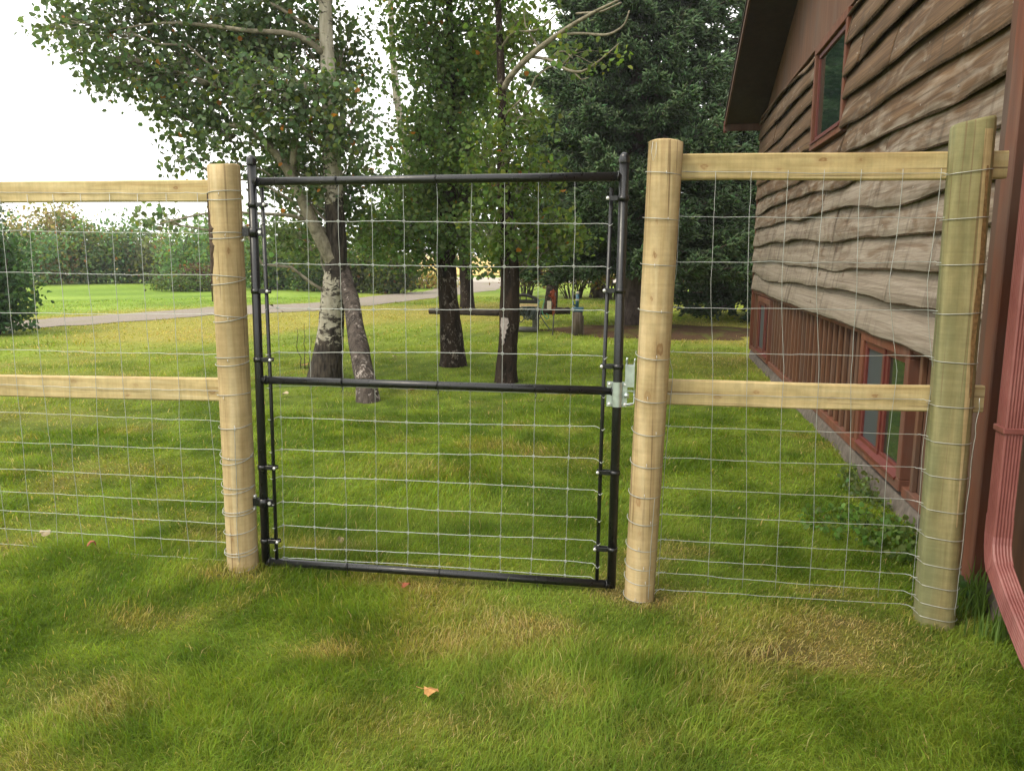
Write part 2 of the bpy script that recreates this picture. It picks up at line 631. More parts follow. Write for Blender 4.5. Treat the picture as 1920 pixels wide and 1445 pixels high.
def lawn(x, y):
    """colour (n,3), blade length factor, dryness"""
    x, y = np.asarray(x, float), np.asarray(y, float)
    d = np.hypot(x, y)
    a = fbm(x, y, 1.1, 31, 4)
    b = fbm(x, y, 3.3, 47, 3)
    c = fbm(x + 30, y, .28, 63, 3)
    dry = smooth(.54, .76, .55 * a + .45 * b) * .55
    dirt = smooth(.66, .80, b) * .25
    # the middle distance of the lawn is brighter and straw-tinged
    mid = smooth(7.5, 15, d) * (1 - smooth(24, 34, d))
    dry = np.clip(dry + mid * (.12 + .75 * smooth(.33, .66, c)), 0, 1)
    # lush strip of lawn beyond the drive, fresh green
    lush = smooth(.0, 2., -x - np.interp(y, [0, 8, 15.96, 21.5, 24.2, 33.4, 80], [20.2, 17.2, 14.21, 12.53, 10.6, 9.4, 15.5]))
    dry = dry * (1 - .9 * lush)
    for (sx, sy, rx, ry, dv, iv) in SPOTS:
        g = np.exp(-(((x - sx) / rx) ** 2 + ((y - sy) / ry) ** 2) * 1.1)
        g = g * (.55 + .9 * vnoise(x, y, 14, 77))
        dry = np.clip(dry + g * dv, 0, 1)
        dirt = np.clip(dirt + g * iv, 0, 1)
    g1, g2 = np.array([.112, .186, .016]), np.array([.238, .325, .040])
    t = smooth(.3, .68, .5 * fbm(x, y, 2.1, 91, 3) + .5 * fbm(x, y, 5.2, 95, 2))[..., None]
    col = g1 * (1 - t) + g2 * t
    straw = np.array([.345, .285, .068])
    col = col * (1 - dry[..., None] * .82) + straw * dry[..., None] * .82
    col = col * (1 + lush[..., None] * np.array([.10, .16, .5]))
    bright_strip = smooth(17.5, 20, y) * smooth(-2.5, 0, x)  # brighter, lusher grass on the far right strip of lawn
    col = col * (1 + .35 * bright_strip[..., None])
    ln = .62 + .75 * smooth(.3, .72, fbm(x + 7, y + 3, 1.9, 15, 3))
    ln = ln * (1 - .2 * dry)
    return col, ln, dry, dirt


def axis_steps(lo, hi, fine_lo, fine_hi, step, grow=1.16):
    s = list(np.arange(fine_lo, fine_hi, step))
    v, st = fine_hi, step
    while v < hi:
        s.append(v)
        st *= grow
        v += st
    s.append(hi)
    v, st = fine_lo, step
    pre = []
    while v > lo:
        st *= grow
        v -= st
        pre.append(max(v, lo))
    return np.array(pre[::-1] + s)


gx = axis_steps(-900, 900, -4.5, 3.2, .085)
gy = axis_steps(-60, 1500, 1.0, 9.0, .085)
GX, GY = np.meshgrid(gx, gy)
gxx, gyy = GX.ravel(), GY.ravel()
gcol, _, gdry, gdirt = lawn(gxx, gyy)
soil = np.array([.060, .043, .026])
gcol = gcol * .60 * (1 - .75 * gdirt[:, None]) + soil * .75 * gdirt[:, None]
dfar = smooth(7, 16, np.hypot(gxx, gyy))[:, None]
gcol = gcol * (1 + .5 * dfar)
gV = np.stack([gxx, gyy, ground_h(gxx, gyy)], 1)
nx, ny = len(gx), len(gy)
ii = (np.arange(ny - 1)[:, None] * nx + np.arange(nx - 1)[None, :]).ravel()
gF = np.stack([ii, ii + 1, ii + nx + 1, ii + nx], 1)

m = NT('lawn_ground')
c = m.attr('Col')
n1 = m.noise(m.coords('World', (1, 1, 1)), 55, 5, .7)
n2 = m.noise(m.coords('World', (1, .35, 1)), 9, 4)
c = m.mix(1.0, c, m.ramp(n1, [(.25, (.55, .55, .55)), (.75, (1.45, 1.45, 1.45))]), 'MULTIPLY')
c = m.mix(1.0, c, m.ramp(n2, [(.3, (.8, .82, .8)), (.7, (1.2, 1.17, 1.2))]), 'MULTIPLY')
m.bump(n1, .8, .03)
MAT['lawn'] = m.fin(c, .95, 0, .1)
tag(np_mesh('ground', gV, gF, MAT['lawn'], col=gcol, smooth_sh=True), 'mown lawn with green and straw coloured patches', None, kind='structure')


# ------------------------------------------------------------------ drive, road, field beyond
def sheet(name, near, far, z, mat, sub=10, jitter=.2, label=None):
    near, far = np.array(near, float), np.array(far, float)
    t = np.linspace(0, 1, (len(near) - 1) * sub + 1)
    k = np.linspace(0, 1, len(near))
    A = np.stack([np.interp(t, k, near[:, 0]), np.interp(t, k, near[:, 1])], 1)
    B = np.stack([np.interp(t, k, far[:, 0]), np.interp(t, k, far[:, 1])], 1)
    r = np.random.default_rng(3)
    A += (r.random(A.shape) - .5) * jitter * 2
    B += (r.random(B.shape) - .5) * jitter * 2
    rows = [A * (1 - s) + B * s for s in np.linspace(0, 1, 6)]
    n = len(t)
    V = np.concatenate([np.column_stack([q, np.full(n, z)]) for q in rows])
    i = (np.arange(5)[:, None] * n + np.arange(n - 1)[None, :]).ravel()
    Fq = np.stack([i, i + n, i + n + 1, i + 1], 1)
    return tag(np_mesh(name, V, Fq, mat), label, None, kind='structure')


m = NT('gravel')
n1 = m.noise(m.coords('World'), 24, 6, .75)
n2 = m.noise(m.coords('World', (1, .4, 1)), 1.2, 4)
c = m.ramp(n1, [(.3, (.14, .118, .095)), (.7, (.32, .275, .225))])
c = m.mix(m.ramp(n2, [(.52, (0, 0, 0)), (.70, (.55, .55, .55))]), c, (.17, .17, .07))
m.bump(n1, .6, .02)
MAT['gravel'] = m.fin(c, .95, 0, .2)
near = [(-17.2, 0), (-15.5, 6), (-12.76, 14.3), (-10.93, 18.74), (-8.95, 20.8), (-7.8, 27.4), (-6.86, 34.2), (-7.5, 45)]
far = [(-20.2, 0), (-17.2, 8), (-14.21, 15.96), (-12.53, 21.5), (-10.6, 24.2), (-9.4, 33.4), (-10.2, 39), (-10.6, 45)]
sheet('driveway', near, far, .006, MAT['gravel'], label='pale gravel drive curving across the lawn')
MAT['road'] = simple('dusty_road', (.36, .32, .265), .95, 0, .2, .12, 6, .3)
sheet('road', [(-60, 45), (-25, 44.6), (-10, 44.4), (5, 45), (60, 49)], [(-62, 54), (-26, 53.4), (-10, 53), (5, 53.6), (60, 58)], .010, MAT['road'], label='pale dusty road beyond the drive')
MAT['field'] = simple('ripe_field', (.50, .37, .12), .95, 0, .1, .22, 1.5, .6)
fld = [(-700, 58), (-200, 57.5), (-60, 57), (0, 57), (60, 60), (400, 62)]
fb = [(-700, 900)] * 1 + [(-200, 900), (-60, 900), (0, 900), (60, 900), (400, 900)]
sheet('field', fld, fb, .05, MAT['field'], sub=6, label='golden ripe field beyond the road')
m = NT('needle_litter')
n1 = m.noise(m.coords('World'), 26, 6, .7)
n2 = m.noise(m.coords('World', (1, .5, 1)), 2.6, 5, .65)
c = m.ramp(n1, [(.3, (.045, .026, .015)), (.7, (.13, .075, .040))])
c = m.mix(m.ramp(n2, [(.48, (0, 0, 0)), (.64, (.85, .85, .85))]), c, (.115, .125, .026))
m.bump(n1, 1.0, .03)
MAT['mulch'] = m.fin(c, .95, 0, .1)


def blob_sheet(name, c, rx, ry, h, mat, seed, label, rot=0.0):
    r = np.random.default_rng(seed)
    n, rings = 72, 9
    V, ph = [(c[0], c[1], h)], r.random(6) * 6.28
    a = np.arange(n) * 2 * math.pi / n
    wob = 1 + .12 * np.sin(2 * a + ph[0]) + .08 * np.sin(3 * a + ph[1]) + .05 * np.sin(7 * a + ph[2]) + .05 * np.sin(13 * a + ph[3]) + .04 * (r.random(n) - .5)
    for k in range(1, rings + 1):
        s = k / rings
        zz = h * (1 - s ** 2.2) + r.random(n) * .02 * (1 - s) - (.03 if k == rings else 0)
        X, Y = rx * s * wob * np.cos(a), ry * s * wob * np.sin(a)
        V += list(zip(c[0] + X * math.cos(rot) - Y * math.sin(rot), c[1] + X * math.sin(rot) + Y * math.cos(rot), zz))
    f = [(0, 1 + j, 1 + (j + 1) % n) for j in range(n)]
    for k in range(rings - 1):
        for j in range(n):
            p, q = 1 + k * n + j, 1 + k * n + (j + 1) % n
            f.append((p, p + n, q + n, q))
    b = MB().add(np.array(V), f, True)
    return tag(b.build(name, mat), label, None, kind='structure')


blob_sheet('needle_bed', (.15, 16.9), 2.6, 1.5, .07, MAT['mulch'], 5, 'brown needle litter under the big spruce')


# ------------------------------------------------------------------ grass blades
def blocked(x, y):
    b = (x > WALL_X - .03) & (y > HOUSE_Y0) & (y < HOUSE_Y1 + .4)
    b |= in_drive(x, y)
    b |= (((x - .15) / 2.5) ** 2 + ((y - 16.9) / 1.4) ** 2) < .35 + .9 * vnoise(x, y, 2.3, 401) ** 1.5
    for (tx, ty, tr) in TRUNK_SPOTS:
        b |= np.hypot(x - tx, y - ty) < tr
    return b


TRUNK_SPOTS = [(-1.997, 3.57, .08), (-.005, 3.575, .075), (1.30, 3.6, .08), (-4.06, 9.6, .25), (-2.98, 8.1, .17), (-2.79, 11.0, .2), (-1.73, 9.75, .17)]


def grass_band(d0, d1, dens, L, Wd, half=.80, tris=3, seed=1):
    r = np.random.default_rng(seed)
    n = int(half * (d1 * d1 - d0 * d0) * dens)
    d = np.sqrt(r.random(n) * (d1 * d1 - d0 * d0) + d0 * d0)
    th = (r.random(n) - .5) * 2 * half - YAW
    x, y = d * np.sin(th), d * np.cos(th)
    keep = ~blocked(x, y)
    x, y = x[keep], y[keep]
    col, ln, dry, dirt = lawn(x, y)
    keep = r.random(len(x)) > .8 * dirt
    x, y, col, ln, dry = x[keep], y[keep], col[keep], ln[keep], dry[keep]
    n = len(x)
    z = ground_h(x, y) - .004
    LL = L * ln * (.45 + .9 * r.random(n) ** 1.2)
    long_ = r.random(n) < .03
    LL = np.where(long_, LL * 1.6, LL)
    flow = 6.28 * 1.6 * fbm(x, y, .9, 121, 2)
    az = flow + r.normal(0, 1.25, n)
    lean = np.clip(.55 + .75 * fbm(x, y, 1.7, 140, 2) + r.normal(0, .25, n), .05, 1.35)
    hx, hy = np.cos(az), np.sin(az)
    w = Wd * (.6 + .8 * r.random(n))
    # width runs across the lean direction, with some twist
    tw = r.normal(0, .8, n)
    wx, wy = -np.sin(az + tw) * w / 2, np.cos(az + tw) * w / 2
    base = np.stack([x, y, z], 1)
    s1 = np.sin(lean * .55)
    c1 = np.cos(lean * .55)
    s2, c2 = np.sin(lean * 1.35), np.cos(lean * 1.35)
    mid = base + np.stack([hx * s1, hy * s1, c1], 1) * (LL * .55)[:, None]
    tip = mid + np.stack([hx * s2, hy * s2, c2], 1) * (LL * .5)[:, None]
    wv = np.stack([wx, wy, np.zeros(n)], 1)
    shade = (.80 + .45 * r.random(n))[:, None]
    straw = (r.random(n) < .025 + .55 * dry ** 1.4)[:, None]
    cb = np.where(straw, np.array([.50, .41, .165]), col) * shade
    cb = cb * (1 + r.normal(0, .08, (n, 3)))
    cb = np.clip(cb, .004, .6)
    if tris == 3:
        V = np.stack([base - wv, base + wv, mid - wv * .8, mid + wv * .8, tip], 1).reshape(-1, 3)
        k = np.arange(n)[:, None] * 5
        Fq = np.stack([k + [0, 1, 3], k + [0, 3, 2], k + [2, 3, 4]], 1).reshape(-1, 3)
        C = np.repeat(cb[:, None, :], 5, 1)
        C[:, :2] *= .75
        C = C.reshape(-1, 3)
    else:
        V = np.stack([base - wv, base + wv, tip], 1).reshape(-1, 3)
        Fq = np.arange(n * 3).reshape(-1, 3)
        C = np.repeat(cb, 3, 0)
    return V, Fq, C


bands = [grass_band(1.7, 3.1, 25000, .054, .0024, seed=1), grass_band(3.1, 4.8, 14500, .052, .0031, seed=2),
         grass_band(4.8, 8, 4200, .052, .0055, seed=3), grass_band(8, 14, 1300, .048, .010, tris=1, seed=4),
         grass_band(14, 30, 260, .05, .022, tris=1, seed=5)]
off = 0
VV, FF, CC = [], [], []
for (V_, F_, C_) in bands:
    VV.append(V_)
    FF.append(F_ + off)
    CC.append(C_)
    off += len(V_)
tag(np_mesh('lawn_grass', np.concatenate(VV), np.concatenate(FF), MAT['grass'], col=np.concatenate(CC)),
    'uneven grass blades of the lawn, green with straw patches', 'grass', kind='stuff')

# ================================================================== FENCE AND GATE
FY = 3.57                       # fence line


def post_round(parent, name, base, top, r0, r1, seed, mat, n=28, label=None):
    """turned post, slightly out of true, with a sawn, eased top"""
    rg = np.random.default_rng(seed)
    base, top = np.array(base, float), np.array(top, float)
    a = np.arange(n) * 2 * math.pi / n
    ph = rg.random(4) * 6.28
    rows, m_ = [], 26
    for i in range(m_ + 1):
        s = i / m_
        c = base * (1 - s) + top * s + np.array([.004 * math.sin(3 * s + ph[0]), .003 * math.sin(4 * s + ph[1]), 0])
        rr = (r0 * (1 - s) + r1 * s) * (1 + .02 * np.sin(2 * a + ph[2] + s) + .012 * np.sin(3 * a + ph[3] + 2 * s) + .008 * (rg.random(n) - .5))
        rows.append(np.stack([c[0] + rr * np.cos(a), c[1] + rr * np.sin(a), np.full(n, c[2])], 1))
    c = top
    for k, (q, dz) in enumerate(((.97, .004), (.90, .007))):
        rows.append(np.stack([c[0] + r1 * q * np.cos(a), c[1] + r1 * q * np.sin(a), c[2] + dz + .003 * np.sin(a * 2 + ph[1])], 1))
    V = np.concatenate(rows)
    R = len(rows)
    f = [(i * n + j, i * n + (j + 1) % n, (i + 1) * n + (j + 1) % n, (i + 1) * n + j) for i in range(R - 1) for j in range(n)]
    b = MB().add(V, f, True)
    b.f.append([(R - 1) * n + j for j in range(n)])
    b.fs.append(False)
    b.fm.append(0)
    return b.build(name, mat, parent, label=label)


def wrap(parent, cx, cy, r, z, tilt, a0, a1, name='wire_wrap', rad=.0019, sag=0.0, bow=0.0):
    """a turn of fence wire round a post, angles measured from -Y (towards the viewer), + to the right"""
    t = np.linspace(a0, a1, 22)
    u = np.linspace(-1, 1, 22)
    pts = np.stack([cx + (r + rad) * np.sin(t), cy - (r + rad) * np.cos(t), z + tilt * u - sag * (1 - u * u) + bow * np.sin(3 * u) * .3], 1)
    return MB().tube(pts, rad, 6).build(name, MAT['wrap_wire'], parent)


def wire(parent, pts, name, rad=.0013, seed=0, amp=.0015, n=40, mat=None):
    rg = np.random.default_rng(seed)
    pts = np.array(pts, float)
    k = np.linspace(0, 1, len(pts))
    t = np.linspace(0, 1, n)
    P = np.stack([np.interp(t, k, pts[:, i]) for i in range(3)], 1)
    j = rg.normal(0, amp, (n, 3))
    j = (j + np.roll(j, 1, 0) + np.roll(j, -1, 0)) / 2
    j[0] = j[-1] = 0
    P = P + j * np.array([1, .4, 1])
    return MB().tube(P, rad, 5).build(name, mat or MAT['wire'], parent)


def rail(parent, x0, x1, z0, z1, y0, th, h, seed, label=None):
    """sawn board with eased edges running along X, with small irregularity"""
    rg = np.random.default_rng(seed)
    n = 24
    pr = np.array([(0, -.5), (0, .5), (1, .5), (1, -.5)])
    e = .006
    prof = []
    for (u, v) in ((0, -.5), (0, .5), (1, .5), (1, -.5)):
        yy = y0 + u * th
        zz = v * h
        sy = e if u == 0 else -e
        sz = e if v < 0 else -e
        if (u, v) in ((0, -.5), (1, .5)):
            prof += [(yy + sy, zz), (yy, zz + sz)]
        else:
            prof += [(yy, zz + sz), (yy + sy, zz)]
    prof = np.array(prof)
    k = len(prof)
    V = []
    ph = rg.random(3) * 6.28
    for i in range(n + 1):
        s = i / n
        zc = z0 * (1 - s) + z1 * s + .003 * math.sin(5 * s + ph[0])
        sc = 1 + .02 * math.sin(7 * s + ph[1])
        V += [(x0 + (x1 - x0) * s, p[0] + .002 * math.sin(6 * s + ph[2]), zc + p[1] * sc) for p in prof]
    f = [(i * k + j, (i + 1) * k + j, (i + 1) * k + (j + 1) % k, i * k + (j + 1) % k) for i in range(n) for j in range(k)]
    f += [list(range(k)), [n * k + j for j in range(k)][::-1]]
    return MB().add(np.array(V), f).build('rail', MAT['rail'], parent, label=label)


def zs(pix, x, Y):
    return [on_y(x, p, Y)[2] for p in pix]


# ---- left fence run
LP = np.array([-1.997, FY, 0.0])
lf = empty('wire_fence', LP, 'pale timber and wire fence running left of the black gate', 'fence')
ltop = on_y(420, 312, FY)
post_round(lf, 'post', (LP[0], FY, -.25), (ltop[0], FY, ltop[2]), .077, .073, 3, MAT['post'])
# bark left on the upper left edge of the post
rg = np.random.default_rng(8)
bm_ = MB()
n_ = 26
zz = np.linspace(1.34, 1.84, n_)
ang0 = np.radians(-56) * np.ones(n_)
wid = np.radians(np.interp(zz, [1.34, 1.42, 1.55, 1.66, 1.78, 1.84], [2, 12, 32, 38, 16, 3])) * (1 + .25 * rg.normal(0, 1, n_))
wid = np.clip(wid, .03, .8)
V = []
for i in range(n_):
    for k in range(5):
        a_ = ang0[i] - .12 + wid[i] * k / 4
        r_ = .0765 + (.004 if 0 < k < 4 else -.002) + .002 * rg.random()
        V.append((np.interp(zz[i], [0, 1.974], [LP[0], ltop[0]]) + r_ * math.sin(a_), FY - r_ * math.cos(a_), zz[i]))
bm_.add(np.array(V), [(i * 5 + k, i * 5 + k + 1, (i + 1) * 5 + k + 1, (i + 1) * 5 + k) for i in range(n_ - 1) for k in range(4)], False)
bm_.build('bark_strip', MAT['bark_dark'], lf, label='dark strip of bark left on the post edge')
RY = FY + .045                    # face of the rails
a0, a1 = on_y(0, 360, RY), on_y(390, 359, RY)
sl = (a1[2] - a0[2]) / (a1[0] - a0[0])
rail(lf, -4.6, -1.99, a1[2] - sl * 2.6, a1[2], RY, .04, .103, 1)
b0, b1 = on_y(0, 722, RY), on_y(405, 730, RY)
sl = (b1[2] - b0[2]) / (b1[0] - b0[0])
rail(lf, -4.6, -1.99, b1[2] - sl * 2.6, b1[2], RY, .04, .112, 2)
MY = RY - .006                    # plane of the fence wires
lrow0 = zs([360, 432, 511, 587, 656, 722, 773, 829, 880, 922, 958, 992, 1022], 40, MY)
lrow1 = zs([362, 437, 515, 588, 664, 732, 788, 842, 896, 940, 979, 1014, 1048], 400, MY)
xl0, xl1 = on_y(40, 600, MY)[0], on_y(400, 600, MY)[0]
for i, (za, zb) in enumerate(zip(lrow0, lrow1)):
    s = (zb - za) / (xl1 - xl0)
    wire(lf, [(-4.6, MY, za + s * (-4.6 - xl0)), (xl0, MY, za), ((xl0 + xl1) / 2, MY, (za + zb) / 2 - .004), (xl1 + .04, MY - .004, zb)], 'line_wire', seed=40 + i, n=60)
zt, zb_ = lrow1[0], lrow1[-1]
for i in range(17):
    x = xl1 - .055 - i * .1525
    d = (rg.random() - .5) * .05
    wire(lf, [(x, MY, zb_ + .01), (x + d, MY - .004, .5), (x - d * .4, MY, 1.1), (x + d * .3, MY, zt)], 'stay_wire', rad=.0013, seed=80 + i, amp=.0016)
for i, z in enumerate(lrow1):
    px = np.interp(z, [0, 1.974], [LP[0], ltop[0]])
    t = [.010, .004, -.010, -.012, .004, .008, .006, -.012, -.010, .006, .010, .008, .012][i]
    wrap(lf, px, FY, .0775, z - .004, t, -1.75, 1.7, sag=.010 * (1 if i > 5 else -.4))
    if i in (0, 1, 2, 3, 4, 7, 8, 9, 11):
        wrap(lf, px, FY, .0785, z - .028 + .012 * (i % 2), t * -.7 + .008, -1.6, 1.75, sag=.012 if i != 7 else .026)
# tail of stay wire stapled down the post front
wire(lf, [(LP[0] + .03, FY - .079, .06), (LP[0] + .028, FY - .079, .22), (LP[0] + .036, FY - .077, .42), (LP[0] + .04, FY - .076, .75)], 'stay_wire', rad=.0013, seed=7)

# ---- right fence run (latch post, house-side post)
RP = np.array([-.016, FY, 0.0])
rtop = on_y(1247, 268, FY)
rf = empty('wire_fence', RP, 'new timber and wire fence between the gate latch and the house', 'fence')
post_round(rf, 'post', (RP[0], FY, -.25), (rtop[0], FY, rtop[2]), .068, .074, 5, MAT['post'], label='bright yellow round post beside the gate latch')
hb, ht = on_y(1757, 1120, FY), on_y(1826, 232, FY)
# house-side post: half-round, sawn face towards the gate
cs = [(-.084, -.030), (-.082, -.042), (-.074, -.050), (-.045, -.060), (-.015, -.068), (.010, -.0735)]
for a in np.radians(np.arange(4, 100, 12)):
    cs.append((.016 + .066 * math.sin(a), -.008 - .066 * math.cos(a)))
cs += [(.07, .04), (.02, .062), (-.04, .066), (-.078, .05), (-.083, .0)]
cs = np.array(cs)
k = len(cs)
V = []
M_ = 18
rg = np.random.default_rng(4)
for i in range(M_ + 2):
    s = min(i / M_, 1)
    sc = 1.0 if i <= M_ else .93
    c = hb * (1 - s) + ht * s
    wob = 1 + .012 * math.sin(5 * s) + .006 * rg.random()
    for (u, v) in cs:
        zt_ = c[2] - (.25 * (1 - s)) + (.012 if i > M_ else 0) + (u * .18 if i >= M_ else 0)
        V.append((c[0] + u * sc * wob * .93, FY + v * sc * wob, zt_))
f = [(i * k + j, i * k + (j + 1) % k, (i + 1) * k + (j + 1) % k, (i + 1) * k + j) for i in range(M_ + 1) for j in range(k)]
f.append([(M_ + 1) * k + j for j in range(k)])
hp = MB().add(np.array(V), f, True)
hp.fs[-1] = False
hpo = hp.build('post', MAT['post_green'], rf, label='greenish half-round post beside the house wall')
# a bare, resin-stained streak on its right shoulder
zz = np.linspace(1.0, 1.92, 30)
V = []
for i, z in enumerate(zz):
    c = hb + (ht - hb) * ((z - hb[2]) / (ht[2] - hb[2]))
    w_ = .009 * math.sin(math.pi * i / 29) + .003 + .003 * rg.random()
    for q in (-1, 1):
        a = math.radians(24 + 4 * math.sin(z * 9)) + q * w_ / .066
        V.append((c[0] + (.016 + .0665 * math.sin(a)) * .945, FY + (-.008 - .0665 * math.cos(a)) * 1.02 - .0016, z))
V3 = []
zz3 = np.linspace(.45, hb[2] + (ht[2] - hb[2]) * .985, 40)
for i, z in enumerate(zz3):
    c = hb + (ht - hb) * ((z - hb[2]) / (ht[2] - hb[2]))
    aw = np.interp(z, [.4, .7, 1.3, 2.1], [2, 10, 15, 19]) + 3 * math.sin(z * 7)
    for q in range(5):
        a = math.radians(12 + aw * 1.5 * (q / 4 - .35))
        V3.append((c[0] + (.016 + .0662 * math.sin(a)) * .94, FY + (-.008 - .0662 * math.cos(a)) * 1.012 - .0007, z))
MB().add(np.array(V3), [(5 * i + q, 5 * i + q + 1, 5 * i + q + 6, 5 * i + q + 5) for i in range(39) for q in range(4)], True).build('sapwood_face', MAT['post'], rf, label='pale yellow strip down the greenish post')
MAT['resin'] = simple('bark_seam', (.22, .13, .055), .8, 0, .2, .4, 60, .5)
MB().add(np.array(V), [(2 * i, 2 * i + 1, 2 * i + 3, 2 * i + 2) for i in range(29)]).build('bark_seam', MAT['resin'], rf, label='brown seam on the post shoulder')
a0, a1 = on_y(1280, 314, RY), on_y(1787, 309, RY)
rail(rf, RP[0] + .0, 1.392, a0[2], a1[2] + .0, RY, .04, .110, 11)
b0, b1 = on_y(1245, 737, RY), on_y(1740, 746, RY)
rail(rf, RP[0] + .0, 1.393, b0[2], b1[2], RY, .04, .112, 12)
rrow0 = zs([322, 406, 491, 576, 659, 735, 799, 858, 914, 964, 1012, 1047, 1074, 1106], 1262, MY)
rrow1 = zs([325, 408, 491, 581, 667, 752, 814, 876, 938, 988, 1038, 1077, 1110, 1134], 1730, MY)
xr0, xr1 = on_y(1262, 700, MY)[0], on_y(1730, 700, MY)[0]
for i, (za, zb) in enumerate(zip(rrow0, rrow1)):
    if i == 5:
        za, zb = b0[2], b1[2] - .005
    pz = za
    wire(rf, [(RP[0] + .05, MY - .01, za), (xr0, MY, za), ((xr0 + xr1) / 2, MY, (za + zb) / 2 - .003), (xr1, MY, zb), (xr1 + .045, MY - .03, zb - .004)], 'line_wire', seed=140 + i, n=60, amp=.0014)
    wrap(rf, np.interp(za, [0, rtop[2]], [RP[0], rtop[0]]), FY, np.interp(za, [0, 2], [.0685, .0745]), za - .012, [-.011, -.008, -.006, -.008, -.012, -.010, -.010, -.012, -.006, -.01, -.012, -.01, -.014, -.006][i], -1.8, 1.6, sag=.012 if i > 3 else .001)
    # short tail twisted back on its own wire
    MB().tube([(RP[0] + .064, FY - .002, za - .022), (RP[0] + .082, MY - .01, za - .006), (RP[0] + .10, MY - .003, za + .004), (RP[0] + .112, MY - .004, za - .003), (RP[0] + .118, MY - .004, za + .008)], .0014, 5).build('wire_tail', MAT['wire'], rf)
    # wire carried round the flat front of the house-side post
    c = hb + (ht - hb) * ((zb - hb[2]) / (ht[2] - hb[2]))
    tl = [.02, .012, .006, .012, -.004, .0, .0, -.004, -.006, -.008, -.008, -.01, -.01, -.01][i]
    pp = []
    for (u, v) in [(-.094, .03)] + [tuple(q) for q in cs[:int(k * .72)]]:
        kk = (u + .09) / .18
        pp.append((c[0] + u * .96, FY + v * 1.04 - .001, zb - .012 + tl * kk))
    MB().tube(pp, .0018, 5).build('wire_wrap', MAT['wrap_wire'], rf)
for i, xp in enumerate([1338, 1405, 1473, 1540, 1609, 1686, 1757]):
    x = on_y(xp, 408, MY)[0]
    x2 = on_y([1334, 1400, 1463, 1528, 1593, 1660, 1724][i], 950, MY)[0]
    xm = (x + x2) / 2
    d = [(0, 0), (.006, -.004), (0, .004), (-.004, .004), (.012, -.01), (-.02, .02), (-.018, .02)][i]
    wire(rf, [(x, MY, rrow0[0]), (x, MY, 1.75), (x + d[0], MY - .006, 1.45), (x * .7 + x2 * .3, MY, 1.25), (xm + d[1], MY - .008, 1.08), (x * .3 + x2 * .7, MY - .004, .75), (x2, MY, .4), (x2, MY, rrow1[-1] + .02)], 'stay_wire', rad=.0012, seed=180 + i, amp=.0012)
wire(rf, [(RP[0] + .118, MY, 1.88), (RP[0] + .112, MY, 1.55), (RP[0] + .085, MY - .01, 1.2), (RP[0] + .12, MY - .004, 1.05), (RP[0] + .098, MY, .6), (RP[0] + .09, MY, .05)], 'stay_wire', rad=.0014, seed=195, amp=.001)
wire(rf, [(RP[0] + .122, MY, 1.88), (RP[0] + .118, MY, 1.5), (RP[0] + .095, MY - .01, 1.35), (RP[0] + .076, MY - .012, 1.0), (RP[0] + .072, MY, .7)], 'stay_wire', rad=.0014, seed=196, amp=.001)
wire(rf, [(RP[0] + .045, FY - .062, .02), (RP[0] + .048, FY - .061, .25), (RP[0] + .058, FY - .056, .5)], 'stay_wire', rad=.0014, seed=197, amp=.0005)
wire(rf, [(hb[0] + .05, FY - .074, .06), (hb[0] + .056, FY - .073, .6), (hb[0] + .062, FY - .073, 1.0)], 'stay_wire', rad=.0013, seed=198, amp=.002)
# wire lifted at the post head and a ring of wire scratched near the top
MB().tube([(rtop[0] - .05, FY - .055, 2.035), (rtop[0] - .055, FY - .066, 1.99), (rtop[0] - .047, FY - .069, 1.955), (rtop[0] - .036, FY - .071, 1.985), (rtop[0] - .036, FY - .070, 2.03)], .0013, 5).build('wire_tail', MAT['wrap_wire'], rf)

# staples holding the wire wraps
for (par, x0, x1, r, rows_) in ((lf, LP[0], ltop[0], .0785, lrow1), (rf, RP[0], rtop[0], .072, rrow0)):
    for i, z in enumerate(rows_):
        px = np.interp(z, [0, 2.0], [x0, x1])
        a = .15 + .35 * math.sin(i * 2.3)
        c = np.array([px + (r + .002) * math.sin(a), FY - (r + .002) * math.cos(a), z - .014])
        MB().tube([c + [-.001, .004, .007], c + [0, -.0022, .005], c + [0, -.0022, -.005], c + [.001, .004, -.007]], .0011, 5).build('staple', MAT['bolt'], par)

# ---- the gate
GL0, GL1 = on_y(499, 1052, FY), on_y(471, 300, FY)
GR0, GR1 = on_y(1146, 1100, FY), on_y(1171, 296, FY)
gt = empty('metal_gate', (float((GL0[0] + GR0[0]) / 2), FY, float(min(GL0[2], GR0[2]) - .02)), 'black tubular steel gate filled with galvanised knotted wire mesh', 'gate')
TR = .0205


def stile(p0, p1, nm='stile'):
    o = MB().tube([p0, p0 * .5 + p1 * .5, p1], TR, 20).build(nm, MAT['black'], gt)
    cap = MB()
    a = np.arange(20) * 2 * math.pi / 20
    rows = []
    for (q, dz) in ((1.10, -.022), (1.12, -.02), (1.12, -.004), (1.06, .004), (.86, .014), (.5, .021), (.15, .0235)):
        rows.append(np.stack([p1[0] + TR * q * np.cos(a), p1[1] + TR * q * np.sin(a), np.full(20, p1[2] + dz)], 1))
    R = len(rows)
    cap.add(np.concatenate(rows), [(i * 20 + j, i * 20 + (j + 1) % 20, (i + 1) * 20 + (j + 1) % 20, (i + 1) * 20 + j) for i in range(R - 1) for j in range(20)], True)
    cap.f.append([(R - 1) * 20 + j for j in range(20)])
    cap.fs.append(True)
    cap.fm.append(0)
    cap.build('cap', MAT['black'], o)
    return o


stile(GL0, GL1)
stile(GR0, GR1)


def bar(pl, pr, nm):
    a, b = on_y(*pl, FY), on_y(*pr, FY)
    d = (b - a) / np.linalg.norm(b - a)
    return a, b, MB().tube([a, (a + b) / 2, b], TR * .93, 18).build(nm, MAT['black'], gt)


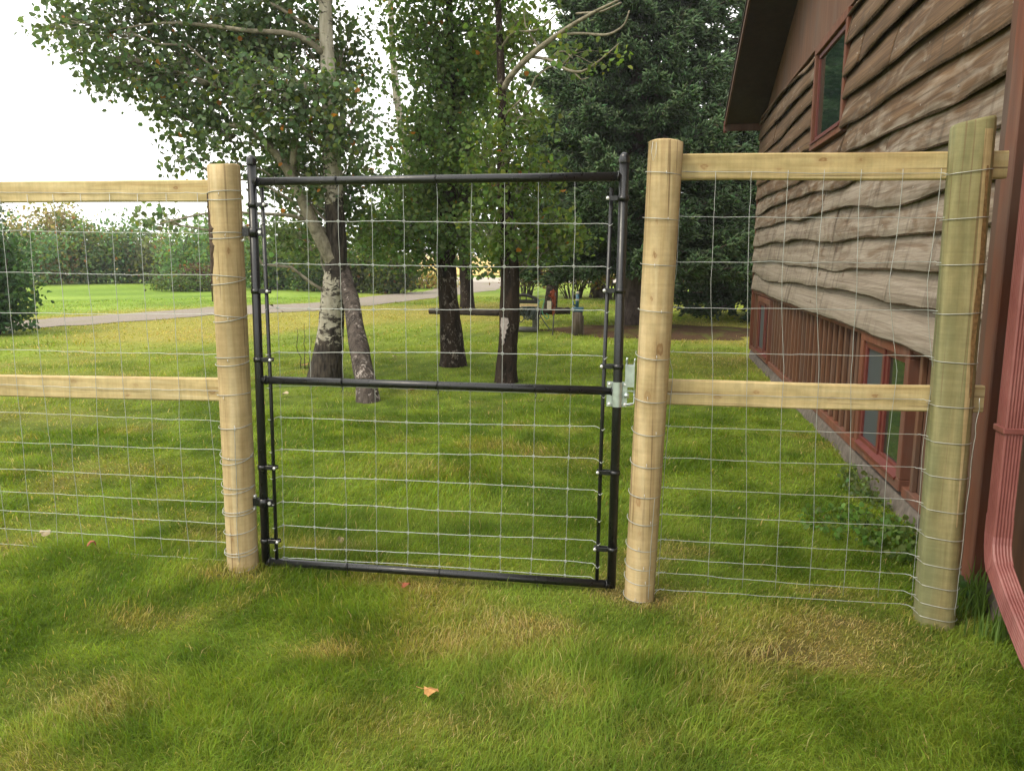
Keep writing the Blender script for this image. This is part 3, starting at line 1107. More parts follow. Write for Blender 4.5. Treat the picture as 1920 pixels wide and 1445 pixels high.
TB0, TB1, o_top = bar((474, 341), (1169, 331), 'top_bar')
MB0, MB1, o_mid = bar((491, 712), (1156, 733), 'middle_bar')
BB0, BB1, o_bot = bar((499, 1052), (1146, 1095), 'bottom_bar')
# weld beads and grey scuffs where the bars meet the stiles
wb = MB()
for (p, o_) in ((TB0, 1), (TB1, -1), (MB0, 1), (MB1, -1), (BB0, 1), (BB1, -1)):
    b = MB()
    t = np.linspace(0, 2 * math.pi, 17)
    X = p[0] + o_ * (TR + .001)
    b.tube(np.stack([X + .0025 * np.sin(3 * t), FY + TR * .98 * np.cos(t), p[2] + TR * .98 * np.sin(t)], 1), .0032, 6, caps=False)
    b.build('weld', MAT['black'], gt)

GMY = FY + TR + .006             # plane of the gate mesh
grow = [(416, 418), (496, 500), (577, 583), (659, 666), (724, 738), (783, 801), (841, 861), (891, 918), (941, 970), (984, 1015), (1022, 1056), (1044, 1081)]
gxs = np.array([520, 578, 638, 700, 760, 820, 883, 945, 1010, 1077])
cols_top = on_y(493, 500, GMY)[0]
vx = [on_y(x, 500, GMY)[0] for x in gxs]
rodL0, rodL1 = on_y(519, 1050, FY), on_y(491, 352, FY)
rodR0, rodR1 = on_y(1119, 1090, FY), on_y(1147, 352, FY)
rows_z = []
for i, (ya, yb) in enumerate(grow):
    za, zb = on_y(520, ya, GMY)[2], on_y(1130, yb, GMY)[2]
    rows_z.append((za, zb))
xa, xb = on_y(520, 500, GMY)[0], on_y(1130, 500, GMY)[0]


def row_z(i, x):
    za, zb = rows_z[i]
    s = (x - xa) / (xb - xa)
    return za * (1 - s) + zb * s + .004 * math.sin(i * 1.7 + s * 5)


for i in range(len(grow)):
    if i == 4:
        pass
    zl, zr = row_z(i, xa), row_z(i, xb)
    rl = np.interp(zl, [rodL0[2], rodL1[2]], [rodL0[0], rodL1[0]])
    rr = np.interp(zr, [rodR0[2], rodR1[2]], [rodR0[0], rodR1[0]])
    pts = [(rl - .012, FY - .008, zl - .006), (rl - .002, FY - .013, zl - .008), (rl + .012, FY + .004, zl - .002), (rl + .03, GMY, zl)]
    for x in vx:
        pts.append((x, GMY, row_z(i, x)))
    pts += [(rr - .03, GMY, zr), (rr - .012, FY + .004, zr - .002), (rr, FY - .013, zr - .010), (rr + .011, FY - .004, zr - .002)]
    wire(gt, pts, 'line_wire', rad=.0014, seed=240 + i, n=100, amp=.0012)
ztop, zbot = TB0[2] - .01, BB0[2]
kn = MB()
for j, x in enumerate(vx):
    drift = .010 * math.sin(j * 2.1)
    xb_ = on_y([530, 590, 648, 705, 763, 822, 880, 938, 996, 1060][j], 1000, GMY)[0]
    pts = [(x + .006 * math.sin(j * 1.3), GMY, ztop)]
    for i in range(len(grow)):
        kz = (i + .5) / len(grow)
        pts.append((x * (1 - kz) + xb_ * kz + drift * .35 * math.sin(i * 1.1 + j), GMY + .001, row_z(i, x)))
    pts[-1] = (pts[-1][0], pts[-1][1], max(pts[-1][2], zbot + .012))
    wire(gt, pts, 'stay_wire', rad=.0012, seed=280 + j, n=70, amp=.001)
    for i in range(len(grow)):
        c = np.array(pts[i + 1]) - np.array([0, .002, 0])
        t = np.linspace(0, 2 * math.pi, 9)
        kn.tube(np.stack([c[0] + .0062 * np.cos(t), c[1] + .001 * np.sin(2 * t) - .001, c[2] + .0062 * np.sin(t)], 1), .0013, 4, caps=False)
        kn.ball(c, .0030, 6, 4)
tag(kn.build('wire_knots', MAT['wire'], gt), kind='stuff')
MB().tube([rodL0, rodL0 * .55 + rodL1 * .45 + np.array([.004, 0, 0]), rodL1], .0088, 10).build('tension_bar', MAT['black'], gt)
MB().tube([rodR0, rodR0 * .55 + rodR1 * .45 - np.array([.004, 0, 0]), rodR1], .0088, 10).build('tension_bar', MAT['black'], gt)


def ring_band(cx, cy, r, z, h, th=.003, n=20):
    a = np.arange(n) * 2 * math.pi / n
    rows = []
    for (q, dz) in ((r, -h / 2), (r + th, -h / 2), (r + th, h / 2), (r, h / 2)):
        rows.append(np.stack([cx + q * np.cos(a), cy + q * np.sin(a), np.full(n, z + dz)], 1))
    return np.concatenate(rows), [(i * n + j, i * n + (j + 1) % n, ((i + 1) % 4) * n + (j + 1) % n, ((i + 1) % 4) * n + j) for i in range(4) for j in range(n)]


def clamp(side, ypx):
    p0, p1, q0, q1 = (GL0, GL1, rodL0, rodL1) if side < 0 else (GR0, GR1, rodR0, rodR1)
    xg = 490 if side < 0 else 1158
    z = on_y(xg, ypx, FY)[2]
    s = lambda a, b: np.interp(z, [a[2], b[2]], [a[0], b[0]])
    cx, rx_ = s(p0, p1), s(q0, q1)
    b = MB()
    v, f = ring_band(cx, FY, TR + .0005, z, .021)
    b.add(v, f, True)
    x0, x1 = sorted((cx - side * (TR + .001), rx_ - side * .020))
    b.box(x0, x1, FY - .0155, FY - .0115, z - .010, z + .010, .0015)
    b.box(x0, x1, FY + .0115, FY + .0155, z - .010, z + .010, .0015)
    o = b.build('clamp', MAT['black'], gt)
    bb = MB()
    bxx = rx_ - side * .014
    bb.tube([(bxx, FY + .02, z), (bxx, FY - .017, z)], .0034, 8)
    bb.ball((bxx, FY - .0185, z), .0078, 10, 6, (1, .6, 1))
    bb.build('bolt', MAT['bolt'], o)


for yp in (384, 546, 674, 875, 1012):
    clamp(-1, yp)
for yp in (372, 545, 687, 886, 1030):
    clamp(1, yp)


def hinge(ypx):
    z = on_y(480, ypx, FY)[2]
    cx = np.interp(z, [GL0[2], GL1[2]], [GL0[0], GL1[0]])
    b = MB()
    v, f = ring_band(cx, FY, TR + .001, z, .040, .004)
    b.add(v, f, True)
    b.box(cx - TR - .034, cx - TR + .002, FY - .011, FY - .007, z - .02, z + .02, .001)
    b.box(cx - TR - .034, cx - TR + .002, FY + .007, FY + .011, z - .02, z + .02, .001)
    b.box(cx + TR - .002, cx + TR + .03, FY - .009, FY - .004, z - .019, z + .019, .001)
    o = b.build('hinge', MAT['black'], gt)
    pin = MB()
    px = cx - TR - .027
    pin.tube([(px, FY, z - .036), (px, FY, z + .024)], .0065, 10)
    pin.tube([(px, FY, z - .034), (px - .012, FY, z - .04), (px - .05, FY, z - .04)], .0065, 10)
    pin.tube([(px, FY, z + .022), (px, FY, z + .034)], .009, 6)
    pin.build('hinge_pin', MAT['bolt'], o)
    bt = MB()
    bt.tube([(cx + TR + .016, FY + .014, z), (cx + TR + .016, FY - .014, z)], .005, 8)
    bt.tube([(cx + TR + .016, FY - .0105, z), (cx + TR + .016, FY - .018, z)], .0088, 6)
    bt.build('bolt', MAT['bolt'], o)


hinge(435)
hinge(940)
# black tie wires round the bars
for (bp, xs_) in (((TB0, TB1), (640, 820, 1010)), ((MB0, MB1), (640, 820, 1003)), ((BB0, BB1), (640, 820, 1010))):
    for xp in xs_:
        q = on_y(xp, 700, FY)[0]
        s = (q - bp[0][0]) / (bp[1][0] - bp[0][0])
        zc = bp[0][2] * (1 - s) + bp[1][2] * s
        t = np.linspace(0, 2 * math.pi * 1.15, 20)
        MB().tube(np.stack([q + .004 * t / 6, FY - .0215 * np.cos(t), zc + .0215 * np.sin(t)], 1), .0015, 5).build('tie', MAT['black'], gt)
        MB().tube([(q + .005, FY - .01, zc - .021), (q + .010, FY - .016, zc - .030), (q + .004, FY - .018, zc - .042)], .0016, 5).build('tie', MAT['black'], gt)

# latch: zinc plate clamped on the stile, forked arm, keeper
zl = on_y(1151, 738, FY)[2]
cx = np.interp(zl, [GR0[2], GR1[2]], [GR0[0], GR1[0]])
lx0, lx1 = on_y(1137, 738, FY - .03)[0], on_y(1164, 738, FY - .03)[0]
lt = MB()
# plate pressed round the tube: flat flanges and a half-round in the middle
prof = [(lx0 - cx, -.010), (-.0245, -.010)]
for a in np.radians(np.arange(-90, 91, 15)):
    prof.append((.0235 * math.sin(a), -.012 - .0235 * math.cos(a) * .75))
prof += [(.0245, -.010), (.044, -.010)]
pf = np.array(prof)
n = len(pf)
V = []
for (dy, z) in ((-.0, -.056), (-.0, .056), (.003, .056), (.003, -.056)):
    V += [(cx + p[0], FY + p[1] + dy, zl + z) for p in pf]
lt.add(np.array(V), [(i * n + j, i * n + j + 1, ((i + 1) % 4) * n + j + 1, ((i + 1) % 4) * n + j) for i in range(4) for j in range(n - 1)] + [(0, n, 2 * n, 3 * n), (n - 1, 4 * n - 1, 3 * n - 1, 2 * n - 1)])
lt.box(lx0 - .001, cx + .044, FY + .008, FY + .012, zl - .054, zl + .054, .001)
o_l = lt.build('latch', MAT['zinc'], gt, label='shiny zinc latch clamped on the gate stile')
for (dx, dz) in ((lx0 - cx + .012, .045), (lx0 - cx + .012, -.045), (.036, .045), (.036, -.045)):
    q = MB()
    q.tube([(cx + dx, FY + .02, zl + dz), (cx + dx, FY - .014, zl + dz)], .0042, 8)
    q.tube([(cx + dx, FY - .0105, zl + dz), (cx + dx, FY - .017, zl + dz)], .0085, 6)
    q.ball((cx + dx, FY - .017, zl + dz), .0068, 8, 5, (1, .6, 1))
    q.build('bolt', MAT['bolt'], o_l)
fk = MB()
fx0, fx1 = on_y(1172, 700, FY - .03)[0], on_y(1190, 700, FY - .03)[0]
zf0, zf1 = on_y(1180, 725, FY - .03)[2], on_y(1180, 687, FY - .03)[2]
# channel-shaped drop bar
fk.box(fx0, fx1, FY - .020, FY - .017, zf0 - .004, zf1, .0008)
fk.box(fx0, fx0 + .003, FY - .0165, FY + .012, zf0 - .004, zf1, .0008)
fk.box(fx1 - .003, fx1, FY - .0165, FY + .012, zf0 - .012, zf1, .0008)
fk.box(fx0 - .001, fx1 + .001, FY - .0215, FY + .013, zf1 - .001, zf1 + .004, .0008)
fk.tube([(fx0 + .005, FY - .006, zf1), (fx0 + .005, FY - .006, zf1 + .026), (fx0 + .008, FY - .007, zf1 + .036)], .0048, 8)
fk.tube([(fx1 - .003, FY - .004, zf1), (fx1 - .002, FY - .004, zf1 + .024), (fx1 + .001, FY - .003, zf1 + .034)], .0034, 8)
fk.build('drop_bar', MAT['zinc'], o_l)
ar = MB()
ar.box(cx + .040, fx1 - .002, FY - .006, FY + .003, zl + .012, zl + .018, .001)
ar.tube([(fx0 - .002, FY - .014, zl - .004), (fx0 + .020, FY - .014, zl - .004)], .011, 12)
ar.tube([(cx + .036, FY - .006, zl - .046), (fx0 + .01, FY - .01, zl - .044), (fx1 - .002, FY - .006, zl - .040), (fx1, FY, zl - .030), (fx1, FY + .002, zl + .02)], .0036, 8)
ar.tube([(cx + .036, FY + .004, zl - .050), (fx0 + .012, FY + .0, zl - .052), (fx1 - .006, FY, zl - .048)], .003, 8)
ar.tube([(cx + .028, FY - .012, zl + .044), (cx + .060, FY - .012, zl + .038)], .0055, 6)
ar.build('fork', MAT['zinc'], o_l)

# ================================================================== HOUSE
hs = empty('house', (WALL_X + .02, 7.0, 0.0), 'house with weathered live-edge board siding above brown board and batten', 'house')
BX = WALL_X + .02            # plane of the sheathing behind the boards


def siding_mat():
    m = NT('weathered_siding')
    inf = m.n('ShaderNodeObjectInfo')
    off = m.n('ShaderNodeVectorMath', operation='SCALE')
    off.inputs[0].default_value = (7.0, 13.0, 5.0)
    m.l(inf.outputs['Random'], off.inputs['Scale'])
    add = m.n('ShaderNodeVectorMath', operation='ADD')
    m.l(m.n('ShaderNodeNewGeometry').outputs['Position'], add.inputs[0])
    m.l(off.outputs[0], add.inputs[1])

    def mp(sc):
        q = m.n('ShaderNodeMapping')
        q.inputs['Scale'].default_value = sc
        m.l(add.outputs[0], q.inputs['Vector'])
        return q.outputs['Vector']
    g = m.noise(mp((4, .8, 30)), 1.0, 6, .6, .9)
    fig = m.noise(mp((3, 1.4, 6)), 1.0, 3, .5, 2.5)
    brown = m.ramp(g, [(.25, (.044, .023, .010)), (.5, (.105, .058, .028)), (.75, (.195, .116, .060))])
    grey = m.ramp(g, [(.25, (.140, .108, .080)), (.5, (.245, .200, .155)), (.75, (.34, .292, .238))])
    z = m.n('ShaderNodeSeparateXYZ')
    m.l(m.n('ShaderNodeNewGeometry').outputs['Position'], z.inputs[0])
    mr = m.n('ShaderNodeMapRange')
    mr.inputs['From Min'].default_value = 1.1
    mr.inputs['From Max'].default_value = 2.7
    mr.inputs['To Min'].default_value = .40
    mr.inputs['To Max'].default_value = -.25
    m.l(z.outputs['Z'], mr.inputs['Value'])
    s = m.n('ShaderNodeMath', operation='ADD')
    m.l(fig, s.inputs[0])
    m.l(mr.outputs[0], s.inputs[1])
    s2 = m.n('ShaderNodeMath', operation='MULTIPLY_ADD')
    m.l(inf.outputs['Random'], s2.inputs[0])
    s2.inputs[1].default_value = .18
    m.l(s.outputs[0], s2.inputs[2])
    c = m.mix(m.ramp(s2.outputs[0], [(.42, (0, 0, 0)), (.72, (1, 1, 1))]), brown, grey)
    # dark rain streaks down the boards, cathedral figure and knots
    st = m.noise(mp((4, 12, 1.3)), 1.0, 5, .65)
    sm_ = m.ramp(m.noise(mp((1, .9, 1.6)), 1.0, 3), [(.44, (.10, .10, .10)), (.60, (1, 1, 1))])
    sf_ = m.mix(1.0, m.ramp(st, [(.50, (0, 0, 0)), (.66, (.8, .8, .8))]), sm_, 'MULTIPLY')
    c = m.mix(sf_, c, (.055, .038, .026))
    w = m.n('ShaderNodeTexWave', wave_type='RINGS')
    w.inputs['Scale'].default_value = 5.0
    w.inputs['Distortion'].default_value = 7.0
    w.inputs['Detail'].default_value = 2.0
    m.l(mp((1, .55, 3.2)), w.inputs['Vector'])
    c = m.mix(m.ramp(w.outputs['Fac'], [(.0, (.16, .16, .16)), (.35, (0, 0, 0))]), c, (.075, .050, .032))
    kv = m.n('ShaderNodeTexVoronoi')
    kv.inputs['Scale'].default_value = 1.0
    m.l(mp((3, 2.3, 4.6)), kv.inputs['Vector'])
    c = m.mix(m.ramp(kv.outputs['Distance'], [(.04, (.8, .8, .8)), (.13, (0, 0, 0))]), c, (.085, .045, .022))
    m.bump(g, .7, .008)
    return m.fin(c, .78, 0, .3)


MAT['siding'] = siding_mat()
MAT['nail'] = simple('dull_nail', (.30, .26, .22), .5, .5, .4, .3, 20)
MAT['bark_edge'] = simple('siding_bark_edge', (.095, .064, .043), .95, 0, .1, .5, 45, 1.0)


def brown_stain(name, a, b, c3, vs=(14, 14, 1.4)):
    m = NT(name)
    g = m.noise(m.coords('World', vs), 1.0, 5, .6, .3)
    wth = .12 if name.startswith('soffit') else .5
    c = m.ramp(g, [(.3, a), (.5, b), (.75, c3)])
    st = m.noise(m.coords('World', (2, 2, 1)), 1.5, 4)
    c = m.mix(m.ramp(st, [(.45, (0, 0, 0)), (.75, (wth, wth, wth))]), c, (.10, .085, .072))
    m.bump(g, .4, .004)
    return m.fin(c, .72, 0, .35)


MAT['brown'] = brown_stain('brown_stain', (.080, .034, .016), (.12, .053, .026), (.165, .078, .040))
MAT['brown_dark'] = brown_stain('dark_brown_stain', (.060, .026, .014), (.088, .038, .020), (.12, .055, .030))
MAT['brown_red'] = brown_stain('red_brown_trim', (.092, .029, .014), (.135, .044, .021), (.18, .066, .033))
MAT['red'] = simple('red_window_metal', (.115, .024, .018), .45, 0, .45, .18, 14)
m = NT('red_downspout_enamel')
g = m.noise(m.coords('World', (1, 1, .5)), 7, 5, .65)
c = m.ramp(g, [(.3, (.165, .050, .043)), (.55, (.235, .080, .070)), (.75, (.30, .13, .115))])
g2 = m.noise(m.coords('World', (9, 9, 1.2)), 1.5, 4)
c = m.mix(m.ramp(g2, [(.55, (0, 0, 0)), (.75, (.45, .45, .45))]), c, (.24, .13, .11))
m.bump(m.noise(m.coords('World'), 11, 3), .25, .01)
MAT['spout'] = m.fin(c, .45, 0, .45)
MAT['concrete'] = simple('foundation_concrete', (.125, .105, .088), .95, 0, .2, .35, 18, .9)
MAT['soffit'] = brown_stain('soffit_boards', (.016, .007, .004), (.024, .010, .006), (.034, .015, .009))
MAT['roofing'] = simple('asphalt_shingle', (.05, .042, .038), .95, 0, .2, .4, 40, .8)


def pane_mat(name, col, rough=.04):
    m = NT(name)
    m.b.inputs['IOR'].default_value = 1.6
    n = m.noise(m.coords('World', (1, 1, 1)), 5, 2)
    m.bump(n, .03, .01)
    return m.fin(col, rough, 0, .9)


MAT['pane'] = pane_mat('window_glass', (.016, .030, .022))
MAT['screen'] = simple('insect_screen', (.045, .052, .060), .5, 0, .5, .1, 200)

# body and foundation
MB().box(BX + .002, BX + 5.5, HOUSE_Y0, HOUSE_Y1 - .02, .10, 3.6).build('wall', MAT['brown_dark'], hs)
fd = MB()
pr_ = [(BX + .03, .108), (BX - .055, .106), (BX - .075, .0), (BX - .085, -.3), (BX + .03, -.3)]
yy = np.arange(HOUSE_Y0, HOUSE_Y1 + .01, .25)
rg = np.random.default_rng(2)
V = []
for y in yy:
    for i, (x, z) in enumerate(pr_):
        j = rg.normal(0, .005) if i in (1, 2) else 0
        V.append((x + j - (.0 if y > 4 else .01), y, z))
k = len(pr_)
fd.add(np.array(V), [(i * k + j, (i + 1) * k + j, (i + 1) * k + (j + 1) % k, i * k + (j + 1) % k) for i in range(len(yy) - 1) for j in range(k)] + [list(range(k)), [(len(yy) - 1) * k + j for j in range(k)][::-1]])
fd.build('foundation', MAT['concrete'], hs)

# windows (Y range, Z range)
WU = (7.36, 8.76, 2.60, 3.585)
WB = (5.12, 6.27, .135, 1.035)
WF = (11.05, 12.25, .135, .985)

# live-edge siding boards: rows of overlapping planks
EXPO, Z0S = .2235, 1.045
rg = np.random.default_rng(21)
rowi = 0
z_row = Z0S
while z_row < 3.57:
    y0 = 3.985
    joints = [y0]
    first = True
    while joints[-1] < HOUSE_Y1 - .05:
        L = rg.uniform(1.4, 4.4) if first else rg.uniform(3.6, 5.2)
        first = False
        nxt = joints[-1] + L
        joints.append(nxt if HOUSE_Y1 - nxt > 1.0 else HOUSE_Y1 - .03)
    for a, b in zip(joints[:-1], joints[1:]):
        segs = [(a, b)]
        if z_row > WU[2] - .05:
            segs = []
            for (s, e) in [(a, b)]:
                if e <= WU[0] + .02 or s >= WU[1] - .02:
                    segs.append((s, e))
                else:
                    if s < WU[0]:
                        segs.append((s, WU[0] + .01))
                    if e > WU[1]:
                        segs.append((WU[1] - .01, e))
        sd_ = int(rg.integers(1, 9999))
        amp = .075 if z_row > Z0S + .02 else .030
        for (s, e) in segs:
            n = max(3, int((e - s) / .05))
            ys = np.linspace(s + .0015, e - .0015, n + 1)
            w = (fbm(ys, ys * 0 + rowi, .55, 700 + rowi * 37, 2) - .5) * 2 * amp + (fbm(ys, ys * 0 + 3, 1.9, sd_ + 3, 2) - .5) * .020 + (vnoise(ys, ys * 0, 9, sd_ + 9) - .5) * .003
            zb = z_row + w
            ztop_ = np.full(n + 1, min(z_row + EXPO + .095, 3.598))
            if z_row < WU[2]:
                ins = (ys > WU[0] - .02) & (ys < WU[1] + .02)
                ztop_ = np.where(ins, np.minimum(ztop_, WU[2] + .012), ztop_)
            lip = .005 + .012 * fbm(ys, ys * 0, 5, sd_ + 21, 2)
            proud = .074 + .034 * (fbm(ys, ys * 0 + 9, .8, sd_ + 31, 2))
            xb, xt = BX - proud, BX - .020
            rowsV = []
            for t in (0, .2, .45, .7, 1):
                zz = (zb + lip) * (1 - t) + ztop_ * t
                xx = xb * (1 - t) + xt * t - .010 * math.sin(math.pi * t) + .016 * (fbm(ys, zz * 1.6, 3.2, sd_ + 55, 3) - .5)
                rowsV.append(np.stack([xx, ys, zz], 1))
            lipv = np.stack([xb + .007, ys, zb], 1)
            back = np.stack([xb + .027, ys, zb + .010], 1)
            backt = np.stack([np.full(n + 1, xt + .012), ys, ztop_], 1)
            seq = [backt, back, lipv] + rowsV
            V = np.concatenate(seq)
            N = n + 1
            R = len(seq)
            bmb = MB()
            fcs, mi = [], []
            for r in range(R):
                r2 = (r + 1) % R
                for i in range(n):
                    fcs.append((r * N + i, r * N + i + 1, r2 * N + i + 1, r2 * N + i))
                    mi.append(1 if r in (1, 2) else 0)
            fcs += [[r * N for r in range(R)], [r * N + n for r in range(R)][::-1]]
            mi += [0, 0]
            bmb.add(V, fcs)
            bmb.fm = mi
            bmb.fs = [True if 3 <= (i // n) < 7 and i < R * n else False for i in range(len(fcs))]
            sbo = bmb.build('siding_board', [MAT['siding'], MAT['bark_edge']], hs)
            nl = MB()
            for yn in np.arange(s + .06, e - .03, .61):
                k_ = int(np.clip((yn - s) / (e - s) * n, 0, n))
                for fr in (.22, .55):
                    zz_ = (zb[k_] + lip[k_]) * (1 - fr) + ztop_[k_] * fr
                    xx_ = xb[k_] * (1 - fr) + xt * fr
                    nl.tube([(xx_ + .006, yn, zz_), (xx_ - .008, yn, zz_)], .006, 6)
            if nl.n:
                tag(nl.build('nails', MAT['nail'], sbo), kind='stuff')
    z_row += EXPO
    rowi += 1

# board and batten skirt
y = 4.16
bi = 0
while y < HOUSE_Y1 - .1:
    if not (WB[0] - .06 < y < WB[1] + .06 or WF[0] - .06 < y < WF[1] + .06):
        MB().box(BX - .030, BX, y - .024, y + .024, .176, .993, .003).build('batten', MAT['brown'], hs)
    y += .212
    bi += 1
MB().box(BX - .046, BX + .001, 3.99, HOUSE_Y1, .994, 1.044, .004).build('trim_board', MAT['brown_red'], hs, label='red-brown band board under the siding')
for (s, e) in ((3.99, WB[0] - .002), (WB[1] + .002, WF[0] - .002), (WF[1] + .002, HOUSE_Y1)):
    MB().box(BX - .048, BX + .0005, s, e, .110, .175, .004).build('trim_board', MAT['brown_red'], hs, label='red-brown base board of the skirt')
MB().box(BX - .062, BX + .06, HOUSE_Y1 - .03, HOUSE_Y1 + .03, .11, 3.6, .004).build('corner_board', MAT['brown_red'], hs)
MB().box(BX - .122, BX + .02, 3.785, 3.90, .085, 5.4, .005).build('corner_board', MAT['brown_red'], hs, label='tall red-brown corner board by the downspout')
MB().box(BX - .112, BX + .02, 3.9005, 3.983, .095, 5.4, .004).build('corner_board', MAT['brown_dark'], hs)
MB().box(BX - .026, BX + .0015, HOUSE_Y0, 3.784, .09, 5.4, .003).build('wall_panel', MAT['brown'], hs, label='plain brown panel beside the downspout')

# gable above the siding: brown panels under the rake
RIDGE_Y, SLOPE = 7.1, .37
zr = 3.62 + SLOPE * (HOUSE_Y1 - RIDGE_Y)
gb = MB()
pl = [(HOUSE_Y1, 3.6), (RIDGE_Y, zr), (HOUSE_Y0, 3.64 + SLOPE * 0), (HOUSE_Y0, 3.6)]
pl[2] = (HOUSE_Y0, max(3.66, zr - SLOPE * (RIDGE_Y - HOUSE_Y0)))
V = [(BX - .012, y, z) for y, z in pl] + [(BX + .2, y, z) for y, z in pl]
gb.add(np.array(V), [(3, 2, 1, 0), (4, 5, 6, 7), (0, 1, 5, 4), (1, 2, 6, 5), (2, 3, 7, 6), (3, 0, 4, 7)])
gb.build('gable_panel', MAT['brown'], hs, label='flat brown gable panel above the boards')
MB().box(BX - .066, BX - .011, 3.99, HOUSE_Y1 + .02, 3.600, 3.632, .003).build('trim_board', MAT['brown'], hs, label='thin brown drip board above the siding')

# roof with rake overhang
OV_X = 1.045
EAVE_Y = 13.2
ze = 3.61 - SLOPE * (EAVE_Y - HOUSE_Y1)
zr2 = ze + SLOPE * (EAVE_Y - RIDGE_Y)


def slab(name, pts2, x0, x1, dz, mat, parent, label=None):
    V = [(x, y, z) for x in (x0, x1) for (y, z) in pts2] + [(x, y, z + dz) for x in (x0, x1) for (y, z) in pts2]
    n = len(pts2)
    f = []
    for i in range(n - 1):
        f += [(i, i + 1, n + i + 1, n + i), (2 * n + i, 3 * n + i, 3 * n + i + 1, 2 * n + i + 1), (i, 2 * n + i, 2 * n + i + 1, i + 1), (n + i, n + i + 1, 3 * n + i + 1, 3 * n + i)]
    f += [(0, n, 3 * n, 2 * n), (n - 1, 3 * n - 1, 4 * n - 1, 2 * n - 1)]
    return MB().add(np.array(V), f).build(name, mat, parent, label=label)


ln = [(EAVE_Y, ze), (RIDGE_Y, zr2), (RIDGE_Y - 6.4, zr2 - SLOPE * 6.4)]
roof = slab('roof', [(y, z + .075) for y, z in ln], OV_X - .04, BX + 6.1, .035, MAT['roofing'], hs)
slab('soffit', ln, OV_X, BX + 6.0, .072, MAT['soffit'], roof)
slab('fascia', [(y + (.0 if i else .02), z - .03) for i, (y, z) in enumerate(ln)], OV_X - .026, OV_X - .002, .102, MAT['brown_dark'], roof)
MB().box(OV_X - .024, BX + 6.0, EAVE_Y + .022, EAVE_Y + .048, ze - .10, ze + .06, .003).build('fascia', MAT['brown_dark'], roof)
MB().box(OV_X - .035, OV_X + .02, EAVE_Y + .05, EAVE_Y + .10, ze - .12, ze + .05, .006).build('gutter_end', MAT['red'], roof)


def window(par, Y0, Y1, Z0, Z1, cw, proud, split, name='window', label=None):
    fr = MB()
    X0 = BX - proud
    fr.box(X0, BX + .003, Y0, Y1, Z1 - cw, Z1, .004)
    fr.box(X0, BX + .003, Y0, Y1, Z0, Z0 + cw, .004)
    fr.box(X0 + .001, BX + .003, Y0, Y0 + cw, Z0 + cw + .001, Z1 - cw - .001, .004)
    fr.box(X0 + .001, BX + .003, Y1 - cw, Y1, Z0 + cw + .001, Z1 - cw - .001, .004)
    w = fr.build(name, MAT['brown_red'], par, label=label)
    y0, y1, z0, z1 = Y0 + cw + .002, Y1 - cw - .002, Z0 + cw + .002, Z1 - cw - .002
    sashes = [(y0, y1)] if split is None else [(y0, split), (split, y1)]
    for i, (a, b) in enumerate(sashes):
        t = .045
        s = MB()
        sx = X0 + .030 if i == 0 else X0 + .018
        s.box(sx, BX - .004, a, b, z1 - t, z1, .003)
        s.box(sx, BX - .004, a, b, z0, z0 + t, .003)
        s.box(sx, BX - .004, a + .0005, a + t, z0 + t + .0005, z1 - t - .0005, .003)
        s.box(sx, BX - .004, b - t, b - .0005, z0 + t + .0005, z1 - t - .0005, .003)
        s.build('sash', MAT['red'], w)
        mt = MAT['screen'] if (split is not None and i == 1) else MAT['pane']
        MB().box(sx + .018, sx + .022, a + t - .004, b - t + .004, z0 + t - .004, z1 - t + .004).build('pane', mt, w, label='dark insect screen' if mt is MAT['screen'] else None)
    sl = MB()
    V = [(X0 - .012, Y0 + cw * .9, Z0 + cw * .75), (X0 - .012, Y1 - cw * .9, Z0 + cw * .75), (BX - .02, Y1 - cw * .9, Z0 + cw * 1.25), (BX - .02, Y0 + cw * .9, Z0 + cw * 1.25)]
    V = V + [(x, y, z + .016) for x, y, z in V]
    sl.add(np.array(V), [(0, 1, 2, 3), (7, 6, 5, 4), (0, 4, 5, 1), (1, 5, 6, 2), (2, 6, 7, 3), (3, 7, 4, 0)])
    sl.build('sill', MAT['red'], w)
    return w


window(hs, *WU, .075, .088, None, label='upper window with red-brown casing')
window(hs, *WB, .075, .066, 5.70, label='basement window with a dark screened left half')
window(hs, *WF, .075, .066, 11.6, label='far basement window near the corner')


# downspout: corrugated box section with an elbow kicked out to the lawn
def spout_profile(hx, hy):
    p = []
    seg = [((-hx, -hy), (hx, -hy)), ((hx, -hy), (hx, hy)), ((hx, hy), (-hx, hy)), ((-hx, hy), (-hx, -hy))]
    for (a, b) in seg:
        a, b = np.array(a), np.array(b)
        d = (b - a)
        nrm = np.array([d[1], -d[0]]) / np.linalg.norm(d)
        for i in range(23):
            t = .05 + .90 * i / 22
            p.append(a + d * t - nrm * (.0022 if (i % 4) in (2, 3) else 0))
    return np.array(p)


def sweep(path, prof, up0):
    path = np.array(path, float)
    t = np.gradient(path, axis=0)
    t /= np.linalg.norm(t, axis=1)[:, None]
    u = np.array(up0, float)
    V = []
    for i in range(len(path)):
        u = u - t[i] * np.dot(u, t[i])
        u /= np.linalg.norm(u)
        w = np.cross(t[i], u)
        V.append(path[i] + np.outer(prof[:, 0], u) + np.outer(prof[:, 1], w))
    k = len(prof)
    f = [(i * k + j, i * k + (j + 1) % k, (i + 1) * k + (j + 1) % k, (i + 1) * k + j) for i in range(len(path) - 1) for j in range(k)]
    return np.concatenate(V), f


